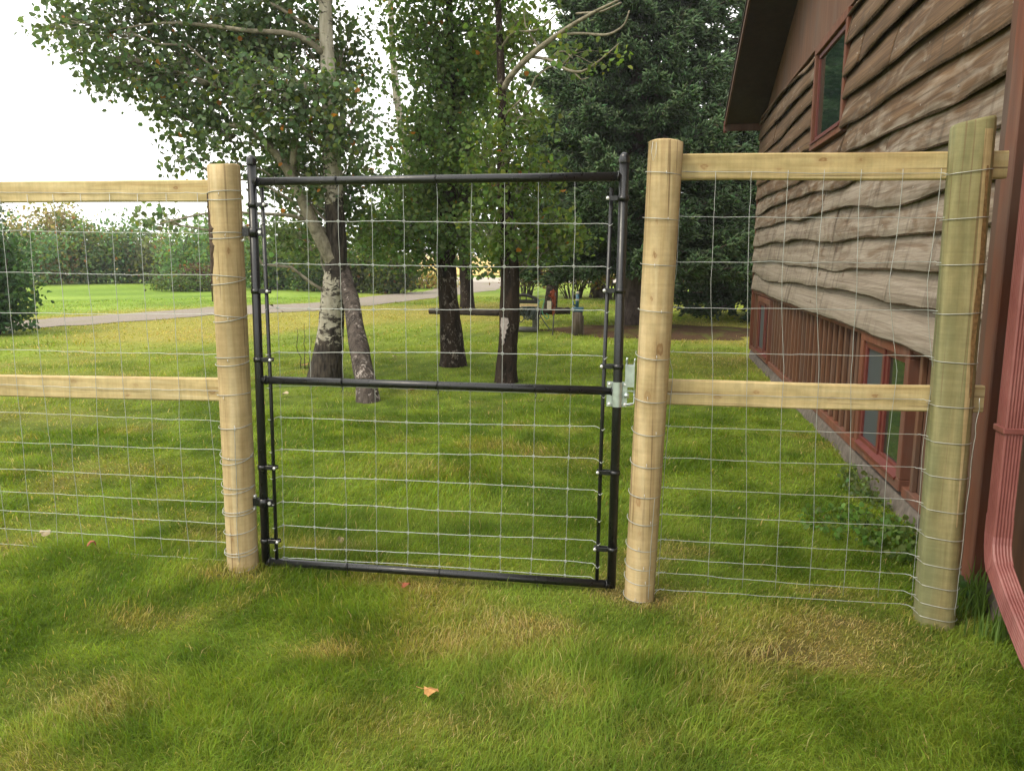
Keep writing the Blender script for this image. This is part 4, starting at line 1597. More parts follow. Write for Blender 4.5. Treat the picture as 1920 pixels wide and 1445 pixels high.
DX, DY = 1.463, 3.52
pf = spout_profile(.036, .048)
dn = MB()
dn.add(*sweep([(DX, DY, 5.0), (DX, DY, 3.0), (DX, DY, 1.5), (DX, DY, .405)], pf, (1, 0, 0)))
o_d = dn.build('downspout', MAT['spout'], hs, label='ribbed red metal downspout')
el = MB()
pth = [(DX, DY, .50), (DX, DY, .42), (DX - .003, DY - .012, .375), (DX - .008, DY - .040, .33), (DX - .012, DY - .075, .297)]
el.add(*sweep(pth, pf * 1.05, (1, 0, 0)))
el.build('elbow', MAT['spout'], o_d)
kx = MB()
kx.add(*sweep([(DX - .012, DY - .055, .312), (DX - .012, DY - .22, .205), (DX - .012, DY - .42, .10), (DX - .012, DY - .66, .02)], pf * .99, (1, 0, 0)))
kx.build('outlet', MAT['spout'], o_d)
st = MB()
st.box(DX - .043, DX + .043, DY - .053, DY + .053, .86, .885, .003)
st.box(DX + .03, BX - .03, DY - .03, DY + .03, .865, .88, .002)
st.build('strap', MAT['spout'], o_d)

# ================================================================== TREES AND SHRUBS


def leaf_faces(P, size, rg, col, droop=.35, aspect=.95, jit=.35):
    """six-sided leaves, folded a little along the midrib; P (n,3), col (n,3)"""
    n = len(P)
    s = size * (1 - jit + 2 * jit * rg.random(n))
    az = rg.random(n) * 2 * math.pi
    el = rg.normal(-droop, .7, n)
    d = np.stack([np.cos(az) * np.cos(el), np.sin(az) * np.cos(el), np.sin(el)], 1)
    q = rg.normal(0, 1, (n, 3))
    w = np.cross(d, q)
    w /= np.linalg.norm(w, axis=1)[:, None] + 1e-9
    nn = np.cross(d, w)
    fold = .16
    loc = [(0, 0, 0), (.5, .30, fold), (.42, .72, fold), (0, 1.08, 0), (-.42, .72, fold), (-.5, .30, fold)]
    V = np.stack([P + (s * lx * aspect)[:, None] * w + (s * ly)[:, None] * d + (s * lz)[:, None] * nn for lx, ly, lz in loc], 1).reshape(-1, 3)
    k = np.arange(n)[:, None] * 6
    Fq = np.stack([k + [0, 1, 2, 3], k + [0, 3, 4, 5]], 1).reshape(-1, 4)
    return V, Fq, np.repeat(col, 6, 0)


def leaf_colors(n, rg, base, var=.28, odd=0.0, odd_col=(.42, .17, .04), yel=0.0):
    c = np.array(base)[None, :] * np.exp(rg.normal(0, var, (n, 1))) * (1 + rg.normal(0, .08, (n, 3)))
    if yel:
        t = (rg.random(n) < yel)[:, None]
        c = np.where(t, np.array([.19, .22, .045]) * (.7 + .6 * rg.random((n, 1))), c)
    if odd:
        t = (rg.random(n) < odd)[:, None]
        c = np.where(t, np.array(odd_col) * (.7 + .6 * rg.random((n, 1))), c)
    return np.clip(c, .004, .7)


def curve(p0, p1, rg, n=7, sag=0.0, wob=.06):
    t = np.linspace(0, 1, n)[:, None]
    L = np.linalg.norm(np.array(p1) - np.array(p0))
    P = np.array(p0) * (1 - t) + np.array(p1) * t
    w = rg.normal(0, wob * L, (n, 3)) * np.sin(math.pi * t)
    P = P + w * .5
    P[:, 2] += sag * L * np.sin(math.pi * t[:, 0])
    return P


def px_path(pts, Y):
    """[(x, y, width_px[, dY])] -> world polyline and radii on a plane at depth Y"""
    P, R = [], []
    for q in pts:
        yy = Y + (q[3] if len(q) > 3 else 0)
        p = on_y(q[0], q[1], yy)
        P.append(p)
        R.append(q[2] / 2 * float((p - EYE) @ AX[:, 2]) / F_PX)
    return np.array(P), np.array(R)


def smooth_path(P, R, n):
    k = np.linspace(0, 1, len(P))
    t = np.linspace(0, 1, n)
    # Catmull-like smoothing by repeated averaging of a linear resample
    Q = np.stack([np.interp(t, k, P[:, i]) for i in range(3)], 1)
    r = np.interp(t, k, R)
    for _ in range(2):
        Q[1:-1] = (Q[:-2] + 2 * Q[1:-1] + Q[2:]) / 4
        r[1:-1] = (r[:-2] + 2 * r[1:-1] + r[2:]) / 4
    return Q, r


def trunk_mesh(parent, P, R, mat, rg, name='trunk', n=16, m=26, jit=.14, flare=0.0, label=None):
    Q, r = smooth_path(np.array(P), np.array(R), m)
    if flare:
        t = np.linspace(0, 1, m)
        r = r * (1 + flare * np.exp(-t * 14))
    b = MB().tube(Q, r, n)
    V = b.v[0].reshape(m, n, 3)
    sd_ = int(rg.integers(1, 9999))
    aa = np.arange(n) / n * 2 * math.pi
    tt = np.concatenate([[0], np.cumsum(np.linalg.norm(np.diff(Q, axis=0), axis=1))])
    A, T = np.meshgrid(aa, tt)
    k_ = 1 / max(r.max(), .02)
    nz = (fbm(np.cos(A) * 1.2 + 5, T * .55 * k_ * .35 + np.sin(A) * 1.2, 1.3, sd_, 3) - .5) * 1.5 + (vnoise(A * 3, T * k_ * .8, 1.0, sd_ + 5) - .5) * .5
    V += (V - Q[:, None, :]) * (nz * jit * 1.6)[..., None]
    b.v[0] = V.reshape(-1, 3)
    return b.build(name, mat, parent, label=label)


def crown(parent, trunk_pts, blobs, seed, base_col, leaf=.055, lai=2.6, yel=.04, odd=.006, limb_mat=None, thick=1.0, var=.20, twig_r=.0035, per_tip=18, spread=.11, drop_lim=.9, name='crown'):
    """blobs: [(centre(3), rx, ry(depth), rz, density)]; limbs grow from the trunk to each blob, twigs spread from them, leaves cluster on the twigs"""
    rg = np.random.default_rng(seed)
    T = np.array(trunk_pts)
    tw = MB()
    LP_, LC_ = [], []
    for bi, (c, rx, ry, rz, den) in enumerate(blobs):
        c = np.array(c)
        # limb leaves the trunk below the clump
        dz = min(.9, .25 + .4 * abs(c[0] - T[:, 0].mean()))
        tgt = c[2] - dz
        i = int(np.argmin(np.abs(T[:, 2] - tgt) + .05 * np.linalg.norm(T[:, :2] - c[:2], axis=1)))
        lim = curve(T[i], c + rg.normal(0, .1, 3), rg, 9, sag=.06)
        r0 = .012 + .012 * np.linalg.norm(c - T[i])
        rr = np.linspace(min(r0, .045) * thick, .007, 9)
        MB().tube(lim, rr, 7, jitter=.1, rng=rg).build('limb', limb_mat or MAT['limb'], parent)
        area = math.pi * rx * rz
        nleaf = int(area * lai * den / (leaf * leaf * .72))
        ntip = max(6, nleaf // per_tip)
        u = rg.normal(0, 1, (ntip, 3))
        u /= np.linalg.norm(u, axis=1)[:, None]
        u *= (rg.random(ntip) ** .42)[:, None]
        tips = c + u * np.array([rx, ry, rz])
        for tp in tips[:: max(1, ntip // 42)]:
            k = int(np.argmin(np.linalg.norm(lim - tp, axis=1)))
            tw.tube(curve(lim[max(0, k - 1)], tp, rg, 4, sag=.04, wob=.10), np.linspace(twig_r * 1.7, twig_r * .6, 4), 3, caps=False)
        k = rg.poisson(per_tip, ntip)
        P = np.repeat(tips, k, 0) + rg.normal(0, spread, (k.sum(), 3)) * np.array([1, 1, .7])
        tone = np.repeat(np.exp(rg.normal(0, .16, ntip)), k)[:, None]
        LP_.append(P)
        LC_.append(leaf_colors(len(P), rg, base_col, var, odd, yel=yel) * tone)
    tag(tw.build('twigs', limb_mat or MAT['limb'], parent), kind='stuff')
    P, Cc = np.concatenate(LP_), np.concatenate(LC_)
    keep = P[:, 2] > drop_lim
    V, Fq, C = leaf_faces(P[keep], leaf, rg, Cc[keep])
    return np_mesh(name, V, Fq, MAT['leaf'], parent, col=C)


def pxblob(x, y, rx, ry, Y, dd=.75, den=1.0):
    c = on_y(x, y, Y)
    t = float((c - EYE) @ AX[:, 2]) / F_PX
    return (c, rx * t, dd * (rx + ry) / 2 * t + .25, ry * t, den)


# ---- A: left aspen with leaning stem and pale limb
YA = 9.6
PA, RA = px_path([(608, 722, 64), (612, 690, 56), (618, 640, 48), (621, 600, 44), (622, 560, 43), (630, 500, 42), (630, 420, 36), (623, 300, 32), (617, 180, 28), (611, 60, 25), (607, -80, 23), (604, -300, 22), (600, -560, 10)], YA)
PA[0][2] = -.12
ta = empty('aspen_tree', (PA[0][0], YA, 0), 'pale-barked aspen with a leaning grey stem, left in the gate opening', 'tree')
rg = np.random.default_rng(51)
trunk_mesh(ta, PA, RA, MAT['aspen'], rg, m=40, flare=.12)
Pl, Rl = px_path([(692, 768, 50, -1.5), (688, 735, 42, -1.45), (678, 680, 34, -1.2), (668, 620, 30, -.8), (660, 570, 30, -.4), (651, 530, 28, -.05), (643, 500, 22, .10), (638, 482, 14, .12)], YA)
Pl[0][2] = -.1
trunk_mesh(ta, Pl, Rl, MAT['bark_grey'], rg, 'leaning_stem', m=24, jit=.2, label='grey stem leaning against the aspen fork')
Pm, Rm = px_path([(634, 505, 34), (612, 470, 27, -.1), (585, 415, 24, -.2), (560, 360, 20, -.3), (540, 318, 18, -.35), (512, 280, 15, -.4), (478, 248, 11, -.5), (430, 232, 8, -.6)], YA)
trunk_mesh(ta, Pm, Rm, MAT['limb'], rg, 'limb', n=12, m=24, jit=.08, label='pale bare limb rising to the left')
Pm2, Rm2 = px_path([(545, 335, 13, -.3), (552, 280, 12, -.35), (560, 220, 10, -.4), (572, 150, 8, -.4)], YA)
trunk_mesh(ta, Pm2, Rm2, MAT['limb'], rg, 'limb', n=10, m=14, jit=.08)
Pm3, Rm3 = px_path([(585, 420, 9, -.2), (555, 405, 8, -.4), (520, 402, 6, -.6), (470, 400, 5, -.8), (400, 395, 4, -1.0), (300, 420, 3, -1.3)], YA)
trunk_mesh(ta, Pm3, Rm3, MAT['limb'], rg, 'limb', n=8, m=16, jit=.08)
for pts in ([(619, 200, 14), (560, 150, 12, -.2), (480, 165, 9, -.4), (400, 155, 8, -.5), (330, 160, 7, -.6), (270, 165, 4, -.7)],
            [(616, 110, 14), (560, 60, 11, -.2), (470, 60, 9, -.5), (410, 50, 8, -.6), (300, 40, 5, -.8), (200, 60, 3, -1)],
            [(612, 60, 12), (540, 90, 9, .2), (440, 120, 7, .3), (380, 190, 5, .2), (290, 185, 3, .1)]):
    a_, b_ = px_path(pts, YA)
    trunk_mesh(ta, a_, b_, MAT['limb'], rg, 'limb', n=8, m=16, jit=.08)
bl = [pxblob(*q) for q in [
    (150, 55, 80, 55, 8.6, .75, .75), (230, 120, 95, 62, 8.8, .75, .85), (250, 20, 110, 60, 9.0), (330, 110, 100, 75, 9.2), (330, 215, 80, 48, 9.0, .75, .8), (430, 50, 110, 80, 9.4),
    (440, 180, 100, 80, 9.3), (420, 262, 75, 38, 9.1, .75, .6), (530, 70, 95, 90, 9.9), (535, 190, 90, 90, 9.0), (560, 310, 90, 75, 10.0), (500, 330, 60, 60, 9.2, .75, .45), (640, 110, 55, 90, 10.2), (650, 235, 50, 80, 9.3), (655, 350, 60, 60, 10.1),
    (590, 420, 75, 50, 10.3, .75, .8), (600, 150, 40, 40, 9.0, .6, .5), (650, 290, 30, 40, 9.1, .6, .5), (590, 350, 40, 35, 9.1, .6, .4), (540, 450, 60, 50, 11.0), (400, 300, 60, 25, 9.0, .75, .5), (330, 300, 60, 22, 8.8, .75, .35), (300, 410, 90, 22, 8.6, .75, .30), (200, -90, 170, 90, 9.0), (430, -110, 170, 110, 9.6), (620, -130, 130, 110, 9.6), (560, -330, 170, 130, 9.6), (620, -480, 110, 110, 9.6)]]
Qa, _ = smooth_path(PA, RA, 60)
crown(ta, Qa, bl, 101, (.118, .172, .088), leaf=.058, lai=3.6, yel=.04, odd=.006, thick=.6)

# ---- B: dark-trunked aspen in the middle of the gate opening
YB = 11.0
PB, RB = px_path([(848, 700, 52), (847, 670, 46), (845, 620, 40), (841, 560, 34), (838, 500, 33), (838, 430, 30), (846, 340, 22), (848, 250, 17), (846, 150, 14), (842, 20, 12), (838, -160, 10), (835, -330, 6)], YB)
PB[0][2] = -.12
tb = empty('aspen_tree', (PB[0][0], YB, 0), 'dark-trunked aspen in the middle of the gate opening', 'tree')
trunk_mesh(tb, PB, RB, MAT['bark_black'], rg, m=60, n=24, jit=.26, flare=.15)
Qb, _ = smooth_path(PB, RB, 50)
bl = [pxblob(*q) for q in [(800, 70, 75, 80, 11.2), (880, 40, 90, 80, 11.0), (830, 160, 85, 70, 10.8), (900, 150, 80, 80, 11.3), (790, 250, 55, 70, 11.4), (860, 260, 80, 70, 10.7), (800, 350, 80, 65, 11.2), (880, 360, 80, 65, 11.0), (770, 440, 85, 48, 10.6), (850, 440, 90, 45, 10.8), (720, 440, 60, 45, 10.9, .75, .9), (800, -100, 130, 90, 11), (890, -110, 110, 90, 11), (840, -260, 120, 100, 11), (715, 350, 35, 60, 12, .75, .6), (800, 492, 50, 22, 10.6, .75, .45)]]
crown(tb, Qb, bl, 102, (.115, .182, .062), leaf=.056, lai=3.4, yel=.05, odd=.004, limb_mat=MAT['limb_dark'], thick=.6, drop_lim=1.0)

# ---- C: aspen in front of the bench, with the dead pale limb
YC = 9.75
PC, RC = px_path([(951, 728, 46), (951, 700, 40), (953, 640, 36), (956, 570, 35), (956, 500, 33), (950, 420, 26), (944, 340, 22), (942, 260, 18), (942, 180, 15), (938, 90, 12), (930, -60, 10), (925, -240, 6)], YC)
PC[0][2] = -.12
tc = empty('aspen_tree', (PC[0][0], YC, 0), 'grey-footed aspen in front of the bench, with a pale dead limb', 'tree')
trunk_mesh(tc, PC, RC, MAT['bark_black'], rg, m=60, n=24, jit=.26, flare=.15)
# pale scar on its foot
sc_ = MB()
V = []
scp, scr = smooth_path(PC, RC, 60)
for i, z in enumerate(np.linspace(.47, .80, 12)):
    k = int(np.argmin(np.abs(scp[:, 2] - z)))
    w_ = .12 + .85 * (i / 11) * (1 if i < 10 else .7)
    for j in range(6):
        a = -.35 + (j / 5 - .5) * w_ * 1.1 + .05 * rg.normal()
        r = scr[k] * 1.04 + .006
        V.append((scp[k][0] + r * math.sin(a), scp[k][1] - r * math.cos(a), z))
sc_.add(np.array(V), [(i * 6 + j, i * 6 + j + 1, (i + 1) * 6 + j + 1, (i + 1) * 6 + j) for i in range(11) for j in range(5)], True)
MAT['scar'] = simple('bare_wood_scar', (.30, .26, .24), .85, 0, .2, .25, 30, .5)
sc_.build('scar', MAT['scar'], tc, label='pale bare patch low on the trunk')
dl = [[(943, 170, 12), (955, 145, 12, -.1), (985, 112, 11, -.3), (1040, 68, 9, -.5), (1100, 30, 7, -.7), (1160, 0, 4, -.9)],
      [(992, 106, 6, -.3), (1035, 112, 6, -.4), (1060, 132, 5, -.5), (1092, 138, 5, -.5), (1130, 110, 3, -.6), (1160, 82, 2, -.7)],
      [(1036, 112, 4, -.4), (1042, 98, 3, -.4), (1060, 96, 3, -.45), (1074, 110, 2, -.5)],
      [(1040, 66, 5, -.5), (1090, 62, 5, -.6), (1140, 68, 5, -.7), (1172, 48, 4, -.75), (1180, 20, 3, -.8)],
      [(1010, 90, 4, -.3), (985, 50, 3, -.3), (982, 20, 2, -.3)], [(1070, 130, 3, -.5), (1090, 150, 2, -.5), (1104, 146, 2, -.5)],
      [(1080, 26, 4, -.6), (1130, 22, 4, -.7), (1165, 5, 3, -.8)], [(940, 90, 5), (960, 60, 4, -.2), (1010, 58, 3, -.4), (1050, 20, 2, -.5)]]
for pts in dl:
    a_, b_ = px_path(pts, YC)
    trunk_mesh(tc, a_, b_, MAT['limb'], rg, 'limb', n=8, m=18, jit=.08)
Qc, _ = smooth_path(PC, RC, 50)
bl = [pxblob(*q) for q in [(960, 60, 65, 70, 10.0), (1020, 40, 55, 55, 9.6, .75, .35), (970, 220, 60, 70, 9.8, .75, .9), (1000, 330, 60, 60, 10.0), (940, 420, 75, 55, 9.7), (1020, 420, 60, 50, 10.2), (920, 300, 55, 70, 9.3, .75, .8), (1060, 455, 55, 38, 10.2, .75, .9), (970, 470, 70, 32, 9.8, .75, .8), (1090, 105, 70, 40, 9.2, .75, .10), (930, -80, 110, 80, 9.8), (950, -200, 90, 80, 9.8)]]
crown(tc, Qc, bl, 103, (.118, .182, .050), leaf=.056, lai=3.1, yel=.10, odd=.006, thick=.5)


# ---- slim pale stems and background broadleaf trees
def bg_tree(name, label, Y, trunk, blobs, seed, col, leaf=.09, lai=2.4, mat=None, yel=.04, group=None, limb=None, per_tip=9, spread=.22):
    P, R = px_path(trunk, Y)
    P[0][2] = -.15
    t = empty(name, (P[0][0], P[0][1], 0), label, 'tree', group)
    trunk_mesh(t, P, R, mat or MAT['bark_black'], np.random.default_rng(seed), m=28, jit=.16, flare=.1)
    Q, _ = smooth_path(P, R, 40)
    crown(t, Q, [pxblob(*q) for q in blobs], seed, col, leaf=leaf, lai=lai, yel=yel, odd=.002, limb_mat=limb or MAT['limb_dark'], thick=.7, per_tip=per_tip, spread=spread)
    return t


bg_tree('aspen_tree', 'slim pale aspen stem rising in the sky gap above the gate', 14.0,
        [(843, 640, 18), (842, 560, 17), (838, 500, 17), (800, 390, 16), (765, 300, 14), (748, 220, 13), (738, 130, 12), (734, 60, 11), (730, -80, 8)],
        [(740, 180, 30, 35, 14, .75, .22), (762, 250, 35, 45, 14, .75, .3), (720, 290, 45, 30, 14, .75, .45), (690, 200, 25, 60, 14, .75, .5), (735, 40, 50, 40, 14, .75, .22), (770, 380, 60, 60, 14.3), (700, 430, 50, 45, 14.2), (735, -90, 90, 90, 14)], 111, (.078, .130, .055), leaf=.075, mat=MAT['aspen'], limb=MAT['limb'])
bg_tree('broadleaf_tree', 'stout dark tree standing behind the middle aspen by the log edging', 23.1,
        [(876, 586, 30), (876, 560, 26), (874, 520, 24), (872, 460, 22), (868, 380, 18), (866, 250, 12), (865, 120, 7)],
        [(830, 430, 75, 45, 22.5), (900, 440, 70, 45, 23), (860, 340, 85, 70, 23), (800, 360, 60, 60, 23.5), (930, 350, 60, 60, 23.3), (860, 220, 90, 80, 23), (880, 110, 80, 70, 23), (780, 300, 40, 60, 23.5), (700, 450, 60, 45, 24), (880, 492, 70, 22, 22.5, .75, .6)], 112, (.060, .110, .034), leaf=.13)
bg_tree('broadleaf_tree', 'dark trunk with peeling bark behind the orange stake', 23.0,
        [(1032, 592, 28), (1033, 560, 25), (1038, 520, 22), (1042, 480, 20), (1045, 400, 16), (1048, 280, 10), (1050, 160, 6)],
        [(1000, 470, 60, 30, 22.7), (1075, 470, 60, 32, 22.7), (1040, 400, 75, 55, 23), (1090, 420, 55, 50, 23.4), (1030, 300, 70, 70, 23.2), (980, 380, 50, 60, 23.5), (1050, 200, 55, 60, 23)], 113, (.060, .115, .034), leaf=.12)


# ---- spruces
def spruce(label, base, H, R, z0, seed, dense=1.0, trunk_r=.2, col=(.074, .118, .050)):
    rg = np.random.default_rng(seed)
    t = empty('spruce_tree', base, label, 'tree', 'spruces beside the house')
    b = np.array(base, float)
    zz = np.linspace(-.1, H, 24)
    Pt = np.stack([b[0] + .04 * np.sin(zz), np.full(24, b[1]), zz], 1)
    rr = trunk_r * (1 - zz / H) ** .8 + .015
    rr = rr * (1 + .45 * np.exp(-np.clip(zz, 0, 9) * 3.2))
    MB().tube(Pt, rr, 16, jitter=.16, rng=rg).build('trunk', MAT['bark_spruce'], t)
    br = MB()
    SP, SD, SL, SC_ = [], [], [], []
    z = z0
    while z < H - .2:
        r = R * (1 - (z - z0) / (H - z0)) ** .75
        nb = int(rg.integers(8, 11))
        a0 = rg.random() * 6.28
        for k in range(nb):
            a = a0 + k * 6.28 / nb + rg.normal(0, .18)
            L = r * rg.uniform(.72, 1.08)
            if L < .3:
                continue
            s = np.linspace(0, 1, 9)
            drop = .26 * L
            zc = z + rg.normal(0, .08) - drop * np.sin(s * 2.3) * .9 + .10 * L * s ** 3
            P = np.stack([b[0] + L * s * math.cos(a), b[1] + L * s * math.sin(a), zc], 1)
            br.tube(P, np.linspace(.032, .006, 9), 4, caps=False)
            # side sprays
            nsp = int(max(5, L * 11 * dense))
            side = np.array([-math.sin(a), math.cos(a), 0])
            out = np.array([math.cos(a), math.sin(a), 0])
            for q in range(nsp):
                u = rg.uniform(.12, 1.0)
                p = np.array([np.interp(u, s, P[:, i]) for i in range(3)])
                sg = 1 if rg.random() < .5 else -1
                SLn = (.18 + .55 * (1 - u)) * (.6 + .6 * rg.random()) * min(1, L / 1.5)
                m_ = int(3 + SLn * 20)
                w = np.linspace(0, 1, m_)
                dirv = side * sg * .75 + out * .55
                base_ = p + np.outer(w * SLn, dirv)
                base_[:, 2] -= .12 * SLn + .30 * SLn * w ** 1.5
                for h in range(3):
                    SP.append(base_ + rg.normal(0, .035, (m_, 3)))
                    sd_ = (dirv[None, :] * .6 + out * .5 + rg.normal(0, .42, (m_, 3)))
                    sd_[:, 2] += rg.normal(.10, .30, m_)
                    SD.append(sd_)
                    SL.append(rg.uniform(.10, .21, m_))
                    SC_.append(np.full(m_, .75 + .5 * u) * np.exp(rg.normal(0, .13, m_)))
        z += rg.uniform(.26, .40) * (1 if z < 5 else 1.15)
    tag(br.build('branches', MAT['bark_spruce'], t), kind='stuff')
    P, D, L, Cc = np.concatenate(SP), np.concatenate(SD), np.concatenate(SL), np.concatenate(SC_)
    D /= np.linalg.norm(D, axis=1)[:, None] + 1e-9
    n = len(P)
    w = np.cross(D, rg.normal(0, 1, (n, 3)))
    w /= np.linalg.norm(w, axis=1)[:, None] + 1e-9
    v = np.cross(D, w)
    th = L * rg.uniform(.13, .19, n)
    ring = []
    for ang in (0, 2.094, 4.189):
        ring.append(P + D * (L * .45)[:, None] + w * (th * math.cos(ang))[:, None] + v * (th * math.sin(ang))[:, None])
    V = np.stack([P] + ring + [P + D * L[:, None]], 1).reshape(-1, 3)
    k = np.arange(n)[:, None] * 5
    Fq = np.stack([k + [0, 1, 2], k + [0, 2, 3], k + [0, 3, 1], k + [4, 2, 1], k + [4, 3, 2], k + [4, 1, 3]], 1).reshape(-1, 3)
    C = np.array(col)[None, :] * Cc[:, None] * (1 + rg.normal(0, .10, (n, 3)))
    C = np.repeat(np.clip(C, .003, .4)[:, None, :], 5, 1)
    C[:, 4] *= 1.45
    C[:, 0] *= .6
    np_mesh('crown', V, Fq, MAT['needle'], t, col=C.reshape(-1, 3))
    return n


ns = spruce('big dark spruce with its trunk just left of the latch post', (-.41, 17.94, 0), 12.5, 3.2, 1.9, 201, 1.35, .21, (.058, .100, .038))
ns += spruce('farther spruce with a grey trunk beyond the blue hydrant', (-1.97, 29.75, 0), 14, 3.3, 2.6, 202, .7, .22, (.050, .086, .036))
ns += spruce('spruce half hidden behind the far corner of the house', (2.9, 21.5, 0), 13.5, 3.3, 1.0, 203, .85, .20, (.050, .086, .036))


# ---- hedge shrubs and bushes
def shrub(label, base, rx, h, seed, col, n=2200, leaf=.13, stems=9, lean=.5, yel=.05, odd=.01, odd_col=(.30, .13, .05), bare=.25, cat='shrub', name='hedge_shrub', group=None, ry=None, stem_mat=None, stem_r=.028):
    rg = np.random.default_rng(seed)
    t = empty(name, base, label, cat, group)
    b = np.array(base, float)
    ry = ry or rx * .7
    st = MB()
    tips = []
    for k in range(stems):
        a = rg.random() * 6.28
        rad = math.sqrt(rg.random())
        p0 = b + np.array([math.cos(a) * rx * .28 * rad, math.sin(a) * ry * .28 * rad, -.03])
        hh = h * rg.uniform(.65, 1.0) * (1 - .25 * rad)
        p1 = b + np.array([math.cos(a) * rx * rad * .95, math.sin(a) * ry * rad * .95, hh])
        c = curve(p0, p1, rg, 9, 0, .10)
        c[:, 2] = p0[2] + (p1[2] - p0[2]) * np.linspace(0, 1, 9) ** (.75)
        st.tube(c, np.linspace(stem_r, stem_r * .25, 9), 5, caps=False)
        tips += [c[i] for i in range(int(9 * bare) + 1, 9)]
    tag(st.build('stems', stem_mat or MAT['limb_dark'], t), kind='stuff')
    tips = np.array(tips)
    ntip = n // 14
    src = tips[rg.integers(0, len(tips), ntip)] + rg.normal(0, 1, (ntip, 3)) * np.array([rx, ry, h * .45]) * .22
    src[:, 2] = np.clip(src[:, 2], h * bare * .55, h * 1.08)
    k = rg.poisson(14, ntip)
    P = np.repeat(src, k, 0) + rg.normal(0, .16 * (leaf / .1), (k.sum(), 3))
    if bare < .3:
        q_ = n // 4
        a_ = rg.random(q_) * 6.28
        r_ = np.sqrt(rg.random(q_)) * .95
        P = np.concatenate([P, np.stack([b[0] + rx * r_ * np.cos(a_), b[1] + ry * r_ * np.sin(a_), h * .45 * rg.random(q_) + .08], 1)])
    P = P[P[:, 2] > .06]
    C = leaf_colors(len(P), rg, col, .26, odd, odd_col, yel)
    V, Fq, Cv = leaf_faces(P, leaf, rg, C, .1, .7)
    np_mesh('foliage', V, Fq, MAT['leaf'], t, col=Cv)
    return t


G1 = 'hedge beyond the far lawn on the left'
hl = [  # px base x, base y, half width px, height px, colour paled to paint in distance haze, extra text
    (20, 534, 75, 118, (0.126, 0.228, 0.111), 'grey-green hedge shrub at the far left edge'),
    (95, 532, 60, 150, (0.315, 0.271, 0.136), 'tall straw-tinged shrub, second from the left in the far hedge'),
    (165, 531, 62, 105, (0.148, 0.228, 0.099), 'dull green shrub, third from the left in the far hedge'),
    (235, 530, 60, 122, (0.116, 0.217, 0.099), 'dark green shrub in the middle of the far left hedge'),
    (300, 531, 55, 100, (0.178, 0.207, 0.111), 'olive shrub just left of the middle of the far hedge gap'),
    (360, 535, 60, 130, (0.148, 0.251, 0.111), 'pale green tall shrub directly behind the left fence post'),
    (440, 538, 62, 140, (0.136, 0.240, 0.099), 'green hedge shrub just behind the gate hinges'),
    (520, 542, 55, 110, (0.116, 0.197, 0.073), 'green hedge shrub left of the pale aspen trunk')]
for i, (x, y, hw, hp, col, txt) in enumerate(hl):
    p = on_ground(x, y)
    t = np.linalg.norm(p - EYE) / F_PX
    shrub(txt, (p[0], p[1], 0), hw * t * 1.15, hp * t, 300 + i, col, n=3200, leaf=.16, stems=12, group=G1, yel=.16, odd=.008, bare=.10)
p = on_ground(340, 546)
shrub('low light green bush standing forward of the far left hedge', (p[0], p[1], 0), 1.35, .85, 320, (.10, .15, .05), n=1500, leaf=.10, stems=10, bare=.05, name='low_bush', cat='bush')
p = on_ground(385, 545)
shrub('reddish brown bush beside the left fence post top lawn', (p[0], p[1], 0), .8, 1.5, 321, (.12, .075, .055), n=1300, leaf=.10, stems=10, bare=.05, name='low_bush', cat='bush')
p = on_ground(-15, 626)
shrub('dark lilac bush cut by the left edge of the picture', (p[0], p[1], 0), 1.0, 2.45, 322, (.055, .110, .046), n=6500, leaf=.085, stems=14, bare=.04, name='lilac_bush', cat='bush', yel=.01, odd=0)
G2 = 'hedge behind the aspens'
for i, (x, y, hw, hp, col, txt) in enumerate([
        (600, 546, 50, 95, (0.072, 0.123, 0.041), 'dark hedge shrub showing between the aspen trunk and its leaning stem'),
        (665, 548, 50, 105, (0.102, 0.123, 0.041), 'olive hedge shrub just right of the leaning stem'),
        (735, 550, 45, 90, (0.080, 0.113, 0.038), 'dark hedge shrub ending at the gap to the road')]):
    p = on_ground(x, y)
    t = np.linalg.norm(p - EYE) / F_PX
    shrub(txt, (p[0], p[1], 0), hw * t * 1.1, hp * t, 340 + i, col, n=2600, leaf=.14, stems=12, group=G2, yel=.16, odd=.012, bare=.2)
p = on_ground(800, 540)
shrub('rusty golden clump of tall grass at the road gap', (p[0], p[1], 0), 2.2, 1.0, 345, (.30, .19, .06), n=1500, leaf=.12, stems=20, bare=.02, name='tall_grass_clump', cat='grass clump', yel=.4)
G3 = 'bare-stemmed hedge at the back right'
for i, (x, y, hw, hp, col, txt) in enumerate([
        (985, 556, 45, 95, (0.189, 0.109, 0.043), 'russet bare-stemmed shrub behind the bench'),
        (1075, 560, 50, 100, (0.145, 0.152, 0.043), 'yellowing bare-stemmed shrub behind the blue hydrant'),
        (1150, 562, 48, 100, (0.189, 0.160, 0.043), 'golden bare-stemmed shrub beside the farther spruce trunk'),
        (1225, 564, 48, 100, (0.145, 0.123, 0.041), 'bare-stemmed shrub directly behind the latch post'),
        (1295, 566, 48, 112, (0.109, 0.123, 0.041), 'green-topped bare-stemmed shrub just right of the latch post'),
        (1360, 566, 48, 112, (0.087, 0.116, 0.041), 'bare-stemmed shrub nearest the house corner')]):
    p = on_ground(x, y)
    t = np.linalg.norm(p - EYE) / F_PX
    shrub(txt, (p[0], p[1], 0), hw * t * 1.1, hp * t, 360 + i, col, n=1700, leaf=.10, stems=30, group=G3, yel=.22, odd=.06, bare=.55, stem_r=.022)

